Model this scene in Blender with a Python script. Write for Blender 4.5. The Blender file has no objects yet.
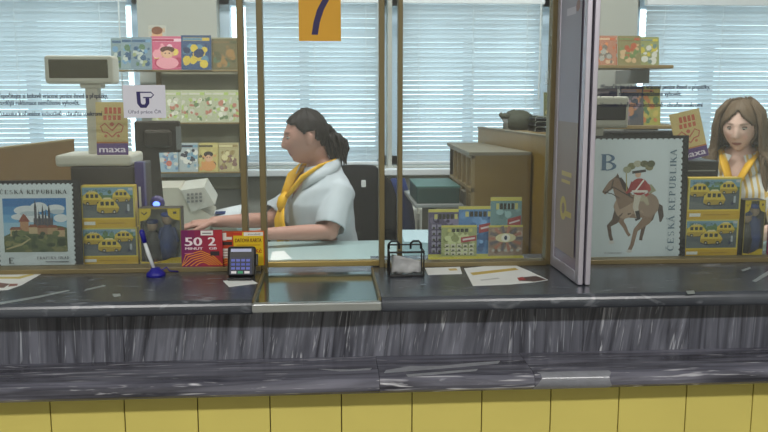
import bpy, bmesh, math, random
from mathutils import Vector, Matrix, noise
R = math.radians
sc = bpy.context.scene
col = sc.collection
# ------------------------------------------------------------------ camera
YAW, PITCH, FPX = 4.0, 8.7, 823.0
CAM = Vector((-0.149, -2.13, 1.56))
cd = bpy.data.cameras.new('camera'); cam = bpy.data.objects.new('camera', cd); col.objects.link(cam)
cd.sensor_width = 36; cd.lens = FPX / 768 * 36; cd.clip_start = .02
cam.location = CAM; cam.rotation_euler = (R(90 - PITCH), 0, R(-YAW)); sc.camera = cam
CR = cam.rotation_euler.to_matrix()
def ray(px, py): return CR @ Vector(((px - 384) / FPX, (216 - py) / FPX, -1))
def at(px, py, Y):
    d = ray(px, py); return CAM + d * ((Y - CAM.y) / d.y)
def atz(px, py, Z):
    d = ray(px, py); return CAM + d * ((Z - CAM.z) / d.z)
TOP = 1.10      # counter top height
DESK = 1.00     # clerks' desk height
# ------------------------------------------------------------------ materials
def lin(c):
    out = []
    for v in c[:3]:
        v = v / 255
        out.append(v / 12.92 if v <= .04045 else ((v + .055) / 1.055) ** 2.4)
    return (*out, 1)
MATS = {}
def mat(name, c, rough=.5, metal=0, var=.06, scale=30, bump=.0, trans=0, emit=0, spec=.5):
    if name.endswith('hair') or name.endswith('fabric'): spec = .2
    if name in MATS: return MATS[name]
    m = bpy.data.materials.new(name); m.use_nodes = True; nt = m.node_tree; n = nt.nodes; l = nt.links
    b = n['Principled BSDF']; b.inputs['Roughness'].default_value = rough; b.inputs['Metallic'].default_value = metal
    b.inputs['Specular IOR Level'].default_value = spec
    tc = n.new('ShaderNodeTexCoord'); no = n.new('ShaderNodeTexNoise'); no.inputs['Scale'].default_value = scale
    l.new(tc.outputs['Object'], no.inputs['Vector'])
    mx = n.new('ShaderNodeMix'); mx.data_type = 'RGBA'
    a = lin(c)
    mx.inputs[6].default_value = tuple(v * (1 - var) for v in a[:3]) + (1,)
    mx.inputs[7].default_value = tuple(min(1, v * (1 + var)) for v in a[:3]) + (1,)
    l.new(no.outputs['Fac'], mx.inputs[0]); l.new(mx.outputs[2], b.inputs['Base Color'])
    if bump:
        bp = n.new('ShaderNodeBump'); bp.inputs['Strength'].default_value = bump; bp.inputs['Distance'].default_value = .004
        l.new(no.outputs['Fac'], bp.inputs['Height']); l.new(bp.outputs['Normal'], b.inputs['Normal'])
    if trans:
        t = n.new('ShaderNodeBsdfTranslucent'); l.new(mx.outputs[2], t.inputs['Color'])
        ms = n.new('ShaderNodeMixShader'); ms.inputs[0].default_value = trans
        l.new(b.outputs[0], ms.inputs[1]); l.new(t.outputs[0], ms.inputs[2]); l.new(ms.outputs[0], n['Material Output'].inputs[0])
    if emit:
        b.inputs['Emission Color'].default_value = a; b.inputs['Emission Strength'].default_value = emit
    MATS[name] = m; return m
def glass_mat(name, tint, dust_haze, refl=1.0, ior=1.45):
    m = bpy.data.materials.new(name); m.use_nodes = True; n = m.node_tree.nodes; l = m.node_tree.links
    n.remove(n['Principled BSDF'])
    tr = n.new('ShaderNodeBsdfTransparent'); tr.inputs[0].default_value = (*tint, 1)
    gl = n.new('ShaderNodeBsdfGlossy'); gl.inputs['Roughness'].default_value = .02; gl.inputs['Color'].default_value = (refl, refl, refl, 1)
    df = n.new('ShaderNodeBsdfDiffuse'); df.inputs[0].default_value = (.75, .78, .76, 1)
    fr = n.new('ShaderNodeFresnel'); fr.inputs[0].default_value = ior
    no = n.new('ShaderNodeTexNoise'); no.inputs['Scale'].default_value = 4
    tc = n.new('ShaderNodeTexCoord'); l.new(tc.outputs['Object'], no.inputs['Vector'])
    mu = n.new('ShaderNodeMath'); mu.operation = 'MULTIPLY'; mu.inputs[1].default_value = dust_haze * 2; l.new(no.outputs['Fac'], mu.inputs[0])  # diffuse share stands in for hazy reflections as well as dirt on the glass
    m1 = n.new('ShaderNodeMixShader'); l.new(mu.outputs[0], m1.inputs[0]); l.new(tr.outputs[0], m1.inputs[1]); l.new(df.outputs[0], m1.inputs[2])
    m2 = n.new('ShaderNodeMixShader'); l.new(fr.outputs[0], m2.inputs[0]); l.new(m1.outputs[0], m2.inputs[1]); l.new(gl.outputs[0], m2.inputs[2])
    l.new(m2.outputs[0], n['Material Output'].inputs[0]); return m
def marble_mat(name, stretch, dark, mid, light, rough, dist=1.2, tilt=0, lo=.35, hi=.72):
    m = bpy.data.materials.new(name); m.use_nodes = True; n = m.node_tree.nodes; l = m.node_tree.links
    b = n['Principled BSDF']; b.inputs['Roughness'].default_value = rough
    tc = n.new('ShaderNodeTexCoord'); oi = n.new('ShaderNodeObjectInfo')
    mp = n.new('ShaderNodeMapping'); mp.inputs['Scale'].default_value = stretch; mp.inputs['Rotation'].default_value = (0, tilt, 0)
    m0 = n.new('ShaderNodeMapping'); m0.inputs['Rotation'].default_value = (0, tilt, 0); mp.inputs['Rotation'].default_value = (0, 0, 0)
    l.new(tc.outputs['Object'], m0.inputs[0]); l.new(m0.outputs[0], mp.inputs[0])
    mw = n.new('ShaderNodeMath'); mw.operation = 'MULTIPLY'; mw.inputs[1].default_value = 37; l.new(oi.outputs['Random'], mw.inputs[0])
    def N(scale, det, d):
        x = n.new('ShaderNodeTexNoise'); x.noise_dimensions = '4D'; x.inputs['Scale'].default_value = scale
        x.inputs['Detail'].default_value = det; x.inputs['Distortion'].default_value = d
        l.new(mp.outputs[0], x.inputs['Vector']); l.new(mw.outputs[0], x.inputs['W']); return x
    a = N(1, 6, dist); c = N(2.3, 3, dist * 1.5)
    r = n.new('ShaderNodeValToRGB'); e = r.color_ramp.elements
    e[0].position = lo; e[0].color = lin(dark); e[1].position = hi; e[1].color = lin(mid)
    l.new(a.outputs['Fac'], r.inputs[0])
    r2 = n.new('ShaderNodeValToRGB'); f = r2.color_ramp.elements
    f[0].position = .60; f[0].color = (0, 0, 0, 1); f[1].position = .74; f[1].color = (1, 1, 1, 1)
    l.new(c.outputs['Fac'], r2.inputs[0])
    mx = n.new('ShaderNodeMix'); mx.data_type = 'RGBA'; l.new(r2.outputs[0], mx.inputs[0]); l.new(r.outputs[0], mx.inputs[6])
    mx.inputs[7].default_value = lin(light)
    l.new(mx.outputs[2], b.inputs['Base Color'])
    m.use_fake_user = True; return m
PRINT = bpy.data.materials.new('printed_card'); PRINT.use_nodes = True
_n = PRINT.node_tree.nodes; _a = _n.new('ShaderNodeVertexColor'); _a.layer_name = 'Col'
PRINT.node_tree.links.new(_a.outputs[0], _n['Principled BSDF'].inputs['Base Color']); _n['Principled BSDF'].inputs['Roughness'].default_value = .45
SKIN = bpy.data.materials.new('skin'); SKIN.use_nodes = True
_n = SKIN.node_tree.nodes; _a = _n.new('ShaderNodeVertexColor'); _a.layer_name = 'Col'
SKIN.node_tree.links.new(_a.outputs[0], _n['Principled BSDF'].inputs['Base Color']); _n['Principled BSDF'].inputs['Roughness'].default_value = .5
_n['Principled BSDF'].inputs['Subsurface Weight'].default_value = .0

M = dict(
 wall=mat('wall_paint', (176, 178, 170), .8, var=.02), hallwall=mat('hall_wall', (170, 168, 160), .8, var=.02),
 ceil=mat('ceiling_paint', (225, 225, 220), .9, var=.02), floor=mat('floor_lino', (110, 108, 100), .5, var=.1, scale=8),
 bronze=mat('bronze_profile', (126, 114, 82), .4, .35, scale=8), brass=mat('brass_rail', (186, 162, 104), .3, .7, scale=12),
 steel=mat('brushed_steel', (176, 180, 180), .28, .7, scale=10), alu=mat('aluminium', (196, 192, 205), .38, .6, scale=10),
 white=mat('white_paint', (222, 228, 232), .5, var=.02), winframe=mat('window_frame', (205, 222, 236), .5, var=.02),
 wood=mat('brown_wood', (116, 88, 50), .42, var=.14, scale=6), wood2=mat('cabinet_wood', (124, 98, 40), .4, var=.12, scale=5),
 shelf=mat('shelf_wood', (140, 120, 80), .5, var=.1, scale=9), greyp=mat('grey_panel', (112, 106, 88), .6, var=.05),
 beige=mat('beige_plastic', (196, 192, 176), .45, var=.03), dark=mat('dark_plastic', (46, 44, 42), .45, var=.1),
 black=mat('black_plastic', (22, 22, 24), .4, var=.1), screen=mat('display_glass', (66, 60, 34), .15, var=.1),
 paper=mat('white_paper', (232, 234, 232), .7, var=.02), grey=mat('grey_plastic', (128, 130, 128), .5, var=.05),
 teal=mat('teal_box', (16, 56, 52), .4, var=.1), desk=mat('desk_laminate', (168, 190, 190), .3, var=.04),
 navy=mat('navy_fabric', (34, 52, 104), .8, var=.15, scale=80), blackfab=mat('black_fabric', (14, 15, 19), .85, var=.2, scale=90),
 bag=mat('dark_bag', (62, 66, 52), .7, var=.2, scale=30, bump=.4), rad=mat('radiator_enamel', (214, 216, 206), .4, var=.02),
 blue=mat('blue_plastic', (36, 34, 140), .3, var=.1), purple=mat('purple_plastic', (62, 48, 110), .35, var=.1),
 led=mat('blue_lamp', (90, 120, 255), .3, emit=4), yellow=mat('yellow_sign', (226, 168, 44), .5, var=.03),
 indigo=mat('indigo_ink', (38, 30, 84), .5, var=.05), slat=mat('blind_slat', (222, 230, 234), .45, var=.02, trans=.42),
 cord=mat('cord', (220, 226, 226), .7), grout=mat('grout', (104, 98, 66), .8), ink=mat('black_ink', (24, 28, 40), .5),
 tile=mat('yellow_tile', (214, 200, 110), .22, var=.05, scale=7), lilac=mat('lilac_poster', (150, 142, 160), .22, var=.08, scale=5),
 shirt=mat('white_shirt', (188, 196, 202), .75, var=.03, scale=40), scarf=mat('yellow_scarf', (232, 178, 22), .6, var=.08, scale=50),
 trouser=mat('dark_trousers', (28, 28, 36), .8), eye=mat('eye_white', (190, 184, 176), .25, var=.01), iris=mat('iris', (52, 52, 48), .2),
 hairdk=mat('dark_brown_hair', (26, 18, 16), .5, var=.4, scale=60), hairlt=mat('light_brown_hair', (108, 90, 70), .5, var=.28, scale=60),
 tape=mat('clear_tape', (128, 130, 138), .2, var=.2, scale=40), wire=mat('steel_wire', (190, 190, 180), .3, .9),
 lamp=mat('lamp_diffuser', (255, 255, 250), .5, emit=3), greybox=mat('brown_grey_box', (54, 46, 36), .5, var=.08),
)
GLASS = glass_mat('partition_glass', (.925, .95, .95), .022)
WGLASS = glass_mat('window_glass', (.92, .97, .98), .0)
CLEAR = glass_mat('clear_plastic', (.97, .98, .98), .0)
STONE_V = marble_mat('dark_marble_vertical', (46, 46, 3.0), (54, 55, 64), (120, 122, 134), (192, 194, 202), .32, tilt=-.15, lo=.34, hi=.66)
STONE_S = marble_mat('dark_marble_straight', (46, 46, 2.2), (58, 59, 68), (112, 114, 126), (176, 180, 190), .32, tilt=-.02, lo=.34, hi=.68)
STONE_H = marble_mat('dark_marble_ledge', (2.4, 30, 30), (50, 50, 60), (118, 118, 132), (206, 206, 214), .25, lo=.36, hi=.68)
STONE_T = marble_mat('dark_marble_top', (3, 9, 6), (56, 60, 68), (86, 90, 98), (130, 134, 142), .27, lo=.3, hi=.75)
# ------------------------------------------------------------------ mesh builder
class MB:
    def __init__(s): s.bm = bmesh.new(); s.T = Matrix.Identity(4)
    def _add(s, verts, faces):
        vs = [s.bm.verts.new(s.T @ Vector(v)) for v in verts]
        for f in faces:
            try: s.bm.faces.new([vs[i] for i in f])
            except ValueError: pass
        return s
    def box(s, x0, x1, y0, y1, z0, z1, bev=0):
        t = bmesh.new(); bmesh.ops.create_cube(t, size=1)
        for v in t.verts: v.co = Vector((x0 + (v.co.x + .5) * (x1 - x0), y0 + (v.co.y + .5) * (y1 - y0), z0 + (v.co.z + .5) * (z1 - z0)))
        if bev: bmesh.ops.bevel(t, geom=t.edges[:], offset=bev, segments=2, affect='EDGES', profile=.5)
        return s._merge(t)
    def _merge(s, t):
        t.verts.index_update()
        s._add([v.co.copy() for v in t.verts], [[v.index for v in f.verts] for f in t.faces]); t.free(); return s
    def rings(s, rings, caps=True):
        n = len(rings[0]); verts = [p for r in rings for p in r]; F = []
        for i in range(len(rings) - 1):
            for j in range(n):
                F.append((i * n + j, i * n + (j + 1) % n, (i + 1) * n + (j + 1) % n, (i + 1) * n + j))
        if caps: F.append(tuple(range(n))[::-1]); F.append(tuple((len(rings) - 1) * n + j for j in range(n)))
        return s._add(verts, F)
    def tube(s, pts, rad, seg=8, flat=1.0, side=None):
        pts = [Vector(p) for p in pts]
        if not isinstance(rad, (list, tuple)): rad = [rad] * len(pts)
        rs = []; prev = None
        for i, p in enumerate(pts):
            d = (pts[min(i + 1, len(pts) - 1)] - pts[max(i - 1, 0)]).normalized()
            if side is not None: u = Vector(side) - d * d.dot(Vector(side))
            elif prev is None: u = d.orthogonal()
            else: u = prev - d * d.dot(prev)
            u.normalize(); prev = u; w = d.cross(u)
            rs.append([p + u * math.cos(a) * rad[i] + w * math.sin(a) * rad[i] * flat for a in [2 * math.pi * k / seg for k in range(seg)]])
        return s.rings(rs)
    def cyl(s, p0, p1, r0, r1=None, seg=16): return s.tube([p0, p1], [r0, r0 if r1 is None else r1], seg)
    def sph(s, c, r, sx=1, sy=1, sz=1, n=12):
        t = bmesh.new(); bmesh.ops.create_uvsphere(t, u_segments=n * 2, v_segments=n, radius=r)
        for v in t.verts: v.co = Vector((v.co.x * sx, v.co.y * sy, v.co.z * sz)) + Vector(c)
        return s._merge(t)
    def caps(s, pts, rad, seg=14):
        s.tube(pts, rad, seg)
        for p, r in zip(pts, rad): s.sph(p, r, n=8)
        return s
    def prism(s, pts, y0, y1):     # outline in x,z ; thickness along y
        n = len(pts); V = [(x, y0, z) for x, z in pts] + [(x, y1, z) for x, z in pts]
        F = [tuple(range(n)), tuple(range(2 * n - 1, n - 1, -1))] + [(i, i + n, (i + 1) % n + n, (i + 1) % n) for i in range(n)]
        return s._add(V, F)
    def prismz(s, pts, z0, z1):
        n = len(pts); V = [(x, y, z0) for x, y in pts] + [(x, y, z1) for x, y in pts]
        F = [tuple(range(n))[::-1], tuple(range(n, 2 * n))] + [(i, (i + 1) % n, (i + 1) % n + n, i + n) for i in range(n)]
        return s._add(V, F)
    def build(s, name, m, parent=None, smooth=False, kind=None):
        bmesh.ops.recalc_face_normals(s.bm, faces=s.bm.faces[:])
        me = bpy.data.meshes.new(name); s.bm.to_mesh(me); s.bm.free()
        return link(name, me, m, parent, smooth, kind)
def link(name, me, m, parent=None, smooth=False, kind=None):
    if m: me.materials.clear(); me.materials.append(m)
    if smooth:
        for p in me.polygons: p.use_smooth = True
    o = bpy.data.objects.new(name, me); col.objects.link(o)
    if parent: o.parent = parent
    if kind: o['kind'] = kind
    return o
def thing(name, label, cat, loc=(0, 0, 0), rot=(0, 0, 0), group=None):
    o = bpy.data.objects.new(name, None); col.objects.link(o); o.empty_display_size = .05
    o.location = loc; o.rotation_euler = rot; return tag(o, label, cat, group)
def tag(o, label, cat, group=None):
    o['label'] = label; o['category'] = cat
    if group: o['group'] = group
    return o
def dup(o, parent=None):
    c = o.copy(); col.objects.link(c)
    if parent: c.parent = parent
    for ch in list(o.children): dup(ch, c)
    return c
# ------------------------------------------------------------------ printed artwork
_font = {}
def glyphs(txt):
    if txt in _font: return _font[txt]
    cu = bpy.data.curves.new('lettering', 'FONT'); cu.body = txt; cu.size = 1; cu.resolution_u = 3
    ob = bpy.data.objects.new('lettering', cu); col.objects.link(ob)
    dg = bpy.context.evaluated_depsgraph_get(); dg.update(); me = bpy.data.meshes.new_from_object(ob.evaluated_get(dg))
    V = [(v.co.x, v.co.y) for v in me.vertices]; F = [tuple(p.vertices) for p in me.polygons]
    bpy.data.objects.remove(ob); bpy.data.curves.remove(cu); bpy.data.meshes.remove(me)
    _font[txt] = (V, F); return V, F
class Print:
    """flat coloured artwork, x 0..W to the right, z 0..H up, facing -y"""
    def __init__(s, W, H, y=0.0, base=(255, 255, 255), step=.00003, bg=True):
        s.W, s.H, s.y, s.k, s.step = W, H, y, 0, step; s.V = []; s.F = []; s.C = []; s.tf = None; s.clip = (0, 0, 1, 1)
        if bg: s.poly([(0, 0), (1, 0), (1, 1), (0, 1)], base)
    def mesh(s, V, F, c):
        s.k += 1; b = len(s.V); yy = s.y - s.k * s.step
        for u, v in V:
            if s.tf: u, v = s.tf(u, v)
            u = min(max(u, s.clip[0]), s.clip[2]); v = min(max(v, s.clip[1]), s.clip[3])
            s.V.append((u * s.W - s.W / 2, yy, v * s.H))
        for f in F: s.F.append(tuple(b + i for i in f)); s.C.append(lin(c))
    def poly(s, pts, c): s.mesh(pts, [tuple(range(len(pts)))], c)
    def rect(s, x0, y0, x1, y1, c): s.poly([(x0, y0), (x1, y0), (x1, y1), (x0, y1)], c)
    def ell(s, cx, cy, rx, ry, c, n=16, a0=0, a1=360, rot=0):
        P = []
        for i in range(n if a1 - a0 >= 360 else n + 1):
            a = R(a0 + (a1 - a0) * i / n); x, y = rx * math.cos(a), ry * math.sin(a) * s.H / s.W; r = R(rot)
            x, y = x * math.cos(r) - y * math.sin(r), x * math.sin(r) + y * math.cos(r); P.append((cx + x, cy + y * s.W / s.H))
        if a1 - a0 < 360: P.append((cx, cy))
        s.poly(P, c)
    def stroke(s, pts, w, c):
        asp = s.H / s.W; n = len(pts)
        if not isinstance(w, (list, tuple)): w = [w] * n
        L = []; Rr = []
        for i in range(n):
            a = pts[max(i - 1, 0)]; b = pts[min(i + 1, n - 1)]; dx, dy = b[0] - a[0], (b[1] - a[1]) * asp; d = math.hypot(dx, dy) or 1
            nx, ny = -dy / d * w[i] / 2, dx / d * w[i] / 2 / asp
            L.append((pts[i][0] + nx, pts[i][1] + ny)); Rr.append((pts[i][0] - nx, pts[i][1] - ny))
        s.mesh(L + Rr, [(i, i + 1, n + i + 1, n + i) for i in range(n - 1)], c)
    def text(s, t, x, y, h, c, w=None, mid=False, bold=0):
        V, F = glyphs(t)
        if not V: return
        x0 = min(v[0] for v in V); x1 = max(v[0] for v in V); k = h / .73; kx = k * s.H / s.W
        if w: kx = w / (x1 - x0)
        o = x - (x1 - x0) * kx / 2 if mid else x
        for d in ([0] if not bold else [-bold, 0, bold]):
            s.mesh([(o + (a - x0) * kx + d, y + b * k) for a, b in V], F, c)
    def serif(s, t, x, y, h, w, c, vertical=False):
        """thick and thin roman capitals, h tall, whole word w long (u,v units)"""
        adv = {'I': .38, ' ': .45, 'M': 1.0, 'W': 1.0}
        tot = sum(adv.get(ch, .78) for ch in t); sc_ = w / tot; cx = 0
        old = s.tf
        if vertical: s.tf = lambda u, v: (x - v * h, y + u * sc_)
        else: s.tf = lambda u, v: (x + u * sc_, y + v * h)
        W_, H_ = s.W, s.H
        def bar(a, b, tk):
            dx, dy = b[0] - a[0], b[1] - a[1]; d = math.hypot(dx, dy); nx, ny = -dy / d * tk / 2, dx / d * tk / 2
            s.mesh([(cx + a[0] + nx, a[1] + ny), (cx + b[0] + nx, b[1] + ny), (cx + b[0] - nx, b[1] - ny), (cx + a[0] - nx, a[1] - ny)], [(0, 1, 2, 3)], c)
        def arc(ox, oy, rx, ry, a0, a1, tv, th):
            n = 10; P = []; Q = []
            for i in range(n + 1):
                a = R(a0 + (a1 - a0) * i / n); P.append((cx + ox + rx * math.cos(a), oy + ry * math.sin(a)))
                Q.append((cx + ox + (rx - tv) * math.cos(a), oy + (ry - th) * math.sin(a)))
            s.mesh(P + Q, [(i, i + 1, n + 2 + i, n + 1 + i) for i in range(n)], c)
        def foot(px, py): bar((px - .11, py), (px + .11, py), .05)
        T, t_ = .15, .06
        for ch in t:
            g = {'Č': 'C', 'Á': 'A', 'Ž': 'Z', 'Ý': 'Y'}.get(ch, ch)
            if g == 'C': arc(.36, .5, .32, .52, 50, 310, T, t_); bar((.57, .72), (.57, .92), .05)
            elif g == 'E': bar((.18, 0), (.18, 1), T); [bar((.1, q), (r_, q), t_) for q, r_ in ((.03, .62), (.52, .5), (.97, .6))]; bar((.6, 0), (.6, .2), .05); bar((.58, .8), (.58, 1), .05)
            elif g == 'S': arc(.34, .74, .22, .27, 20, 270, .1, t_); arc(.34, .26, .24, .28, -160, 90, .1, t_)
            elif g == 'K': bar((.18, 0), (.18, 1), T); bar((.22, .42), (.6, 1), t_); bar((.34, .55), (.64, 0), T); foot(.18, .03); foot(.18, .97); foot(.64, .03)
            elif g == 'A': bar((.1, 0), (.36, 1), t_); bar((.36, 1), (.62, 0), T); bar((.2, .35), (.52, .35), t_); foot(.1, .03); foot(.62, .03)
            elif g in 'RPB':
                bar((.18, 0), (.18, 1), T); foot(.18, .03); foot(.18, .97); arc(.26, .75, .3, .26, -90, 90, .12, t_); bar((.18, .97), (.3, .97), t_)
                if g == 'R': bar((.34, .5), (.64, 0), T); foot(.64, .03)
                if g == 'B': arc(.26, .26, .36, .28, -90, 90, .13, t_); bar((.18, .03), (.3, .03), t_); bar((.18, .51), (.3, .51), t_)
            elif g == 'U': bar((.16, .3), (.16, 1), T); bar((.58, .3), (.58, 1), t_); arc(.36, .32, .25, .34, 180, 360, .1, t_ * 1.4); foot(.16, .97); foot(.58, .97)
            elif g == 'L': bar((.18, 0), (.18, 1), T); bar((.1, .03), (.62, .03), t_); bar((.6, 0), (.6, .25), .05); foot(.18, .97)
            elif g == 'I': bar((.19, 0), (.19, 1), T); foot(.19, .03); foot(.19, .97)
            elif g == 'H': bar((.16, 0), (.16, 1), T); bar((.6, 0), (.6, 1), T); bar((.16, .5), (.6, .5), t_); [foot(a, b) for a in (.16, .6) for b in (.03, .97)]
            elif g == 'D': bar((.18, 0), (.18, 1), T); arc(.2, .5, .44, .5, -90, 90, T, t_)
            elif g == 'Z': bar((.1, .97), (.6, .97), t_); bar((.56, .97), (.14, .03), T); bar((.1, .03), (.62, .03), t_)
            elif g == 'Y': bar((.08, 1), (.36, .45), T); bar((.62, 1), (.36, .45), t_); bar((.36, 0), (.36, .46), T); foot(.36, .03)
            if ch in 'ČŽ': bar((.24, 1.28), (.36, 1.12), .06); bar((.48, 1.28), (.36, 1.12), .06)
            if ch in 'ÁÝ': bar((.34, 1.12), (.5, 1.3), .08)
            cx += adv.get(ch, .78)
        s.tf = old
    def blobs(s, n, cols, x0=0, y0=0, x1=1, y1=1, r0=.02, r1=.08, seed=0):
        rn = random.Random(seed)
        for i in range(n):
            r = rn.uniform(r0, r1); s.ell(rn.uniform(x0 + r, x1 - r), rn.uniform(y0 + r * s.W / s.H, max(y0 + r, y1 - r * s.W / s.H)), r, r * s.W / s.H * rn.uniform(.6, 1.2), rn.choice(cols), 7, rot=rn.uniform(0, 180))
    def build(s, name, parent):
        me = bpy.data.meshes.new(name); me.from_pydata(s.V, [], s.F)
        ca = me.color_attributes.new('Col', 'FLOAT_COLOR', 'CORNER'); i = 0
        for p, c in zip(me.polygons, s.C):
            for li in p.loop_indices: ca.data[li].color = c
        me.update(); return link(name, me, PRINT, parent)
def card(name, label, cat, px0, py0, px1, py1, Y, t, body, base=(255, 255, 255), rot=(0, 0, 0), group=None, bodyname='card_back', printname='printed_front', z=None, bg=True):
    """upright flat thing: its outline given by where it is seen, at distance Y; returns root, print, W, H"""
    a = at(px0, py1, Y); b = at(px1, py0, Y)
    W = b.x - a.x; H = b.z - a.z
    loc = Vector(((a.x + b.x) / 2, Y, a.z if z is None else z)); H = H if z is None else b.z - z
    r = thing(name, label, cat, loc, rot, group)
    if body: MB().box(-W / 2, W / 2, 0, t, 0, H).build(bodyname, body, r)
    return r, Print(W, H, 0, base, bg=bg), W, H

# ================================================================== SETTING
XL, XR, YB, YH, ZC = -2.6, 2.7, 1.75, -4.2, 2.9
def S(name, mb, m, smooth=False): return mb.build(name, m, None, smooth, 'structure')
S('floor', MB().box(XL, XR, YH, -.33, -.1, 0), M['floor'])
S('floor_office', MB().box(XL, XR, -.33, YB, -.1, .15), M['floor'])
S('ceiling', MB().box(XL, XR, YH, YB, ZC, ZC + .1), M['ceil'])
S('wall_left', MB().box(XL - .1, XL, YH - .1, YB + .3, -.1, ZC + .1), M['wall'])
S('wall_right', MB().box(XR, XR + .1, YH - .1, YB + .3, -.1, ZC + .1), M['wall'])
S('wall_front', MB().box(XL, XR, YH - .1, YH, -.1, ZC), M['hallwall'])
# back wall with four window openings
WZ0, WZ1 = 1.20, 2.0
wins = [(at(-95, 100, YB).x, at(141, 100, YB).x), (at(219, 100, YB).x, at(388, 100, YB).x), (at(392, 100, YB).x, at(553, 100, YB).x), (at(634, 100, YB).x, at(800, 100, YB).x)]
wb = MB(); wb.box(XL, XR, YB, YB + .25, -.1, WZ0).box(XL, XR, YB, YB + .25, WZ1, ZC)
xs = [XL] + [v for w in wins for v in w] + [XR]
for i in range(0, len(xs), 2): wb.box(xs[i], xs[i + 1], YB, YB + .25, WZ0, WZ1)
S('wall_back', wb, M['wall'])
S('trim_sill', MB().box(XL, XR, YB - .07, YB, WZ0 - .035, WZ0 - .005, .004), M['white'])
for i, (a, b) in enumerate(wins):
    w = bpy.data.objects.new('window_%d' % (i + 1), None); col.objects.link(w); w['kind'] = 'structure'; w.location = ((a + b) / 2, YB + .14, WZ0)
    hw = (b - a) / 2; Hh = WZ1 - WZ0; f = MB()
    f.box(-hw, -hw + .05, -.04, .04, 0, Hh, .004).box(hw - .05, hw, -.04, .04, 0, Hh, .004).box(-hw, hw, -.04, .04, 0, .05, .004).box(-hw, hw, -.04, .04, Hh - .05, Hh, .004).box(-.022, .022, -.035, .035, 0, Hh, .003)
    f.build('window_frame', M['winframe'], w)
    MB().box(-hw + .05, hw - .05, -.003, .003, .05, Hh - .05).build('glass_pane', WGLASS, w)
# blinds
bl = [(0, 131, 'wide white venetian blind behind the printed Czech notice at left'), (247, 382, 'white venetian blind behind the seated dark-haired clerk'), (401, 541, 'white venetian blind above the green box and wooden drawer cabinet'), (641, 790, 'white venetian blind behind the long-haired clerk')]
for i, (p0, p1, lab) in enumerate(bl):
    a = at(p0 if i else -90, 100, YB - .03).x; b = at(p1, 100, YB - .03).x; W = b - a
    r = thing('venetian_blind', lab, 'blind', ((a + b) / 2, YB - .035, 1.215), group='white venetian blinds')
    MB().box(-W / 2, W / 2, -.02, .02, .735, .765, .003).build('headrail', M['white'], r)
    s = MB(); n = 33; rn = random.Random(i)
    for k in range(n):
        z = .722 - k * .0215; tl = R(54 + rn.uniform(-5, 5)); dy, dz = .0125 * math.cos(tl), .0125 * math.sin(tl)
        pts = []
        for q in range(5):
            t = (q - 2) / 2; pts.append((t * dy, z - t * dz + .0014 * (1 - t * t)))
        V = [(-W / 2 + .004, y_, z_) for y_, z_ in pts] + [(W / 2 - .004, y_, z_ + rn.uniform(-.001, .001)) for y_, z_ in pts]
        s._add(V, [(q, q + 1, q + 6, q + 5) for q in range(4)])
    s.build('slats', M['slat'], r, True)
    MB().box(-W / 2, W / 2, -.012, .012, 0, .014, .003).build('bottom_rail', M['white'], r)
    for fx in (-.38, 0, .38): MB().tube([(fx * W, -.016, .005), (fx * W, -.016, .74)], .0011, 5).build('ladder_cord', M['cord'], r)
    MB().tube([(W * .47, -.024, .3), (W * .47, -.024, .74)], .003, 6).build('tilt_wand', M['cord'], r)
# radiator under third window
ra = at(398, 240, YB - .06).x; rb = at(470, 240, YB - .06).x
rd = thing('radiator', 'white ribbed radiator under the window behind the counter', 'radiator', ((ra + rb) / 2, YB - .09, .42))
hw = (rb - ra) / 2; rm = MB(); k = -hw
while k < hw: rm.box(k, k + .035, -.045, .045, .02, .60, .01); k += .048
rm.build('fins', M['rad'], rd)
for z_ in (.04, .54): MB().box(-hw, hw, -.02, .02, z_, z_ + .03).build('header_pipe', M['rad'], rd)
for x_ in (-hw, hw - .02): MB().box(x_, x_ + .02, -.01, .09, .1, .13).box(x_, x_ + .02, -.01, .01, -.27, .11).build('bracket', M['rad'], rd)

# ================================================================== COUNTER
ct = thing('service_counter', 'long grey marble service counter with yellow tiled front', 'counter', (0, 0, 0))
CX0, CX1 = -2.2, 2.3
LX0, LX1 = at(252, 300, 0).x, at(383, 300, 0).x       # cash tray opening, refined below
LX0, LX1 = atz(250, 305, TOP).x, atz(383.5, 305, TOP).x
TF, TBK = -.345, .13
def topseg(x0, x1, y0=TF):
    pts = [(y0 + .012, TOP - .034), (TBK, TOP - .034), (TBK, TOP), (y0 + .012, TOP)]
    for a in (80, 60, 40, 20, 0, -20, -40, -60, -80): pts.append((y0 + .014 - .014 * math.cos(R(a)), TOP - .017 + .017 * math.sin(R(a))))
    n = len(pts); return pts, n
def slabx(mb, pts, x0, x1):
    n = len(pts); V = [(x0, y, z) for y, z in pts] + [(x1, y, z) for y, z in pts]
    mb._add(V, [tuple(range(n)), tuple(range(2 * n - 1, n - 1, -1))] + [(i, i + n, (i + 1) % n + n, (i + 1) % n) for i in range(n)])
for x0, x1 in ((CX0, LX0), (LX1, CX1)):
    mb = MB(); slabx(mb, topseg(x0, x1)[0], x0, x1); mb.build('countertop', STONE_T, ct, False)
mb = MB(); mb.box(LX0, LX1, -.30, TBK, TOP - .032, TOP - .014); mb.build('countertop', STONE_T, ct)
cuts = [CX0, -1.30, -.62, -.30, .02, .29, .46, .72, 1.0, CX1]
PY = -.262
for k_, (a, b) in enumerate(zip(cuts, cuts[1:])): MB().box(a + .0006, b - .0006, PY, PY + .03, .920, TOP - .034).build('front_panel', STONE_S if k_ in (0, 1, 5, 7) else STONE_V, ct)
LZ = .939
lc = [CX0, -1.3, atz(380, 375, .95).x, atz(537, 372, .95).x, CX1]
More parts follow.
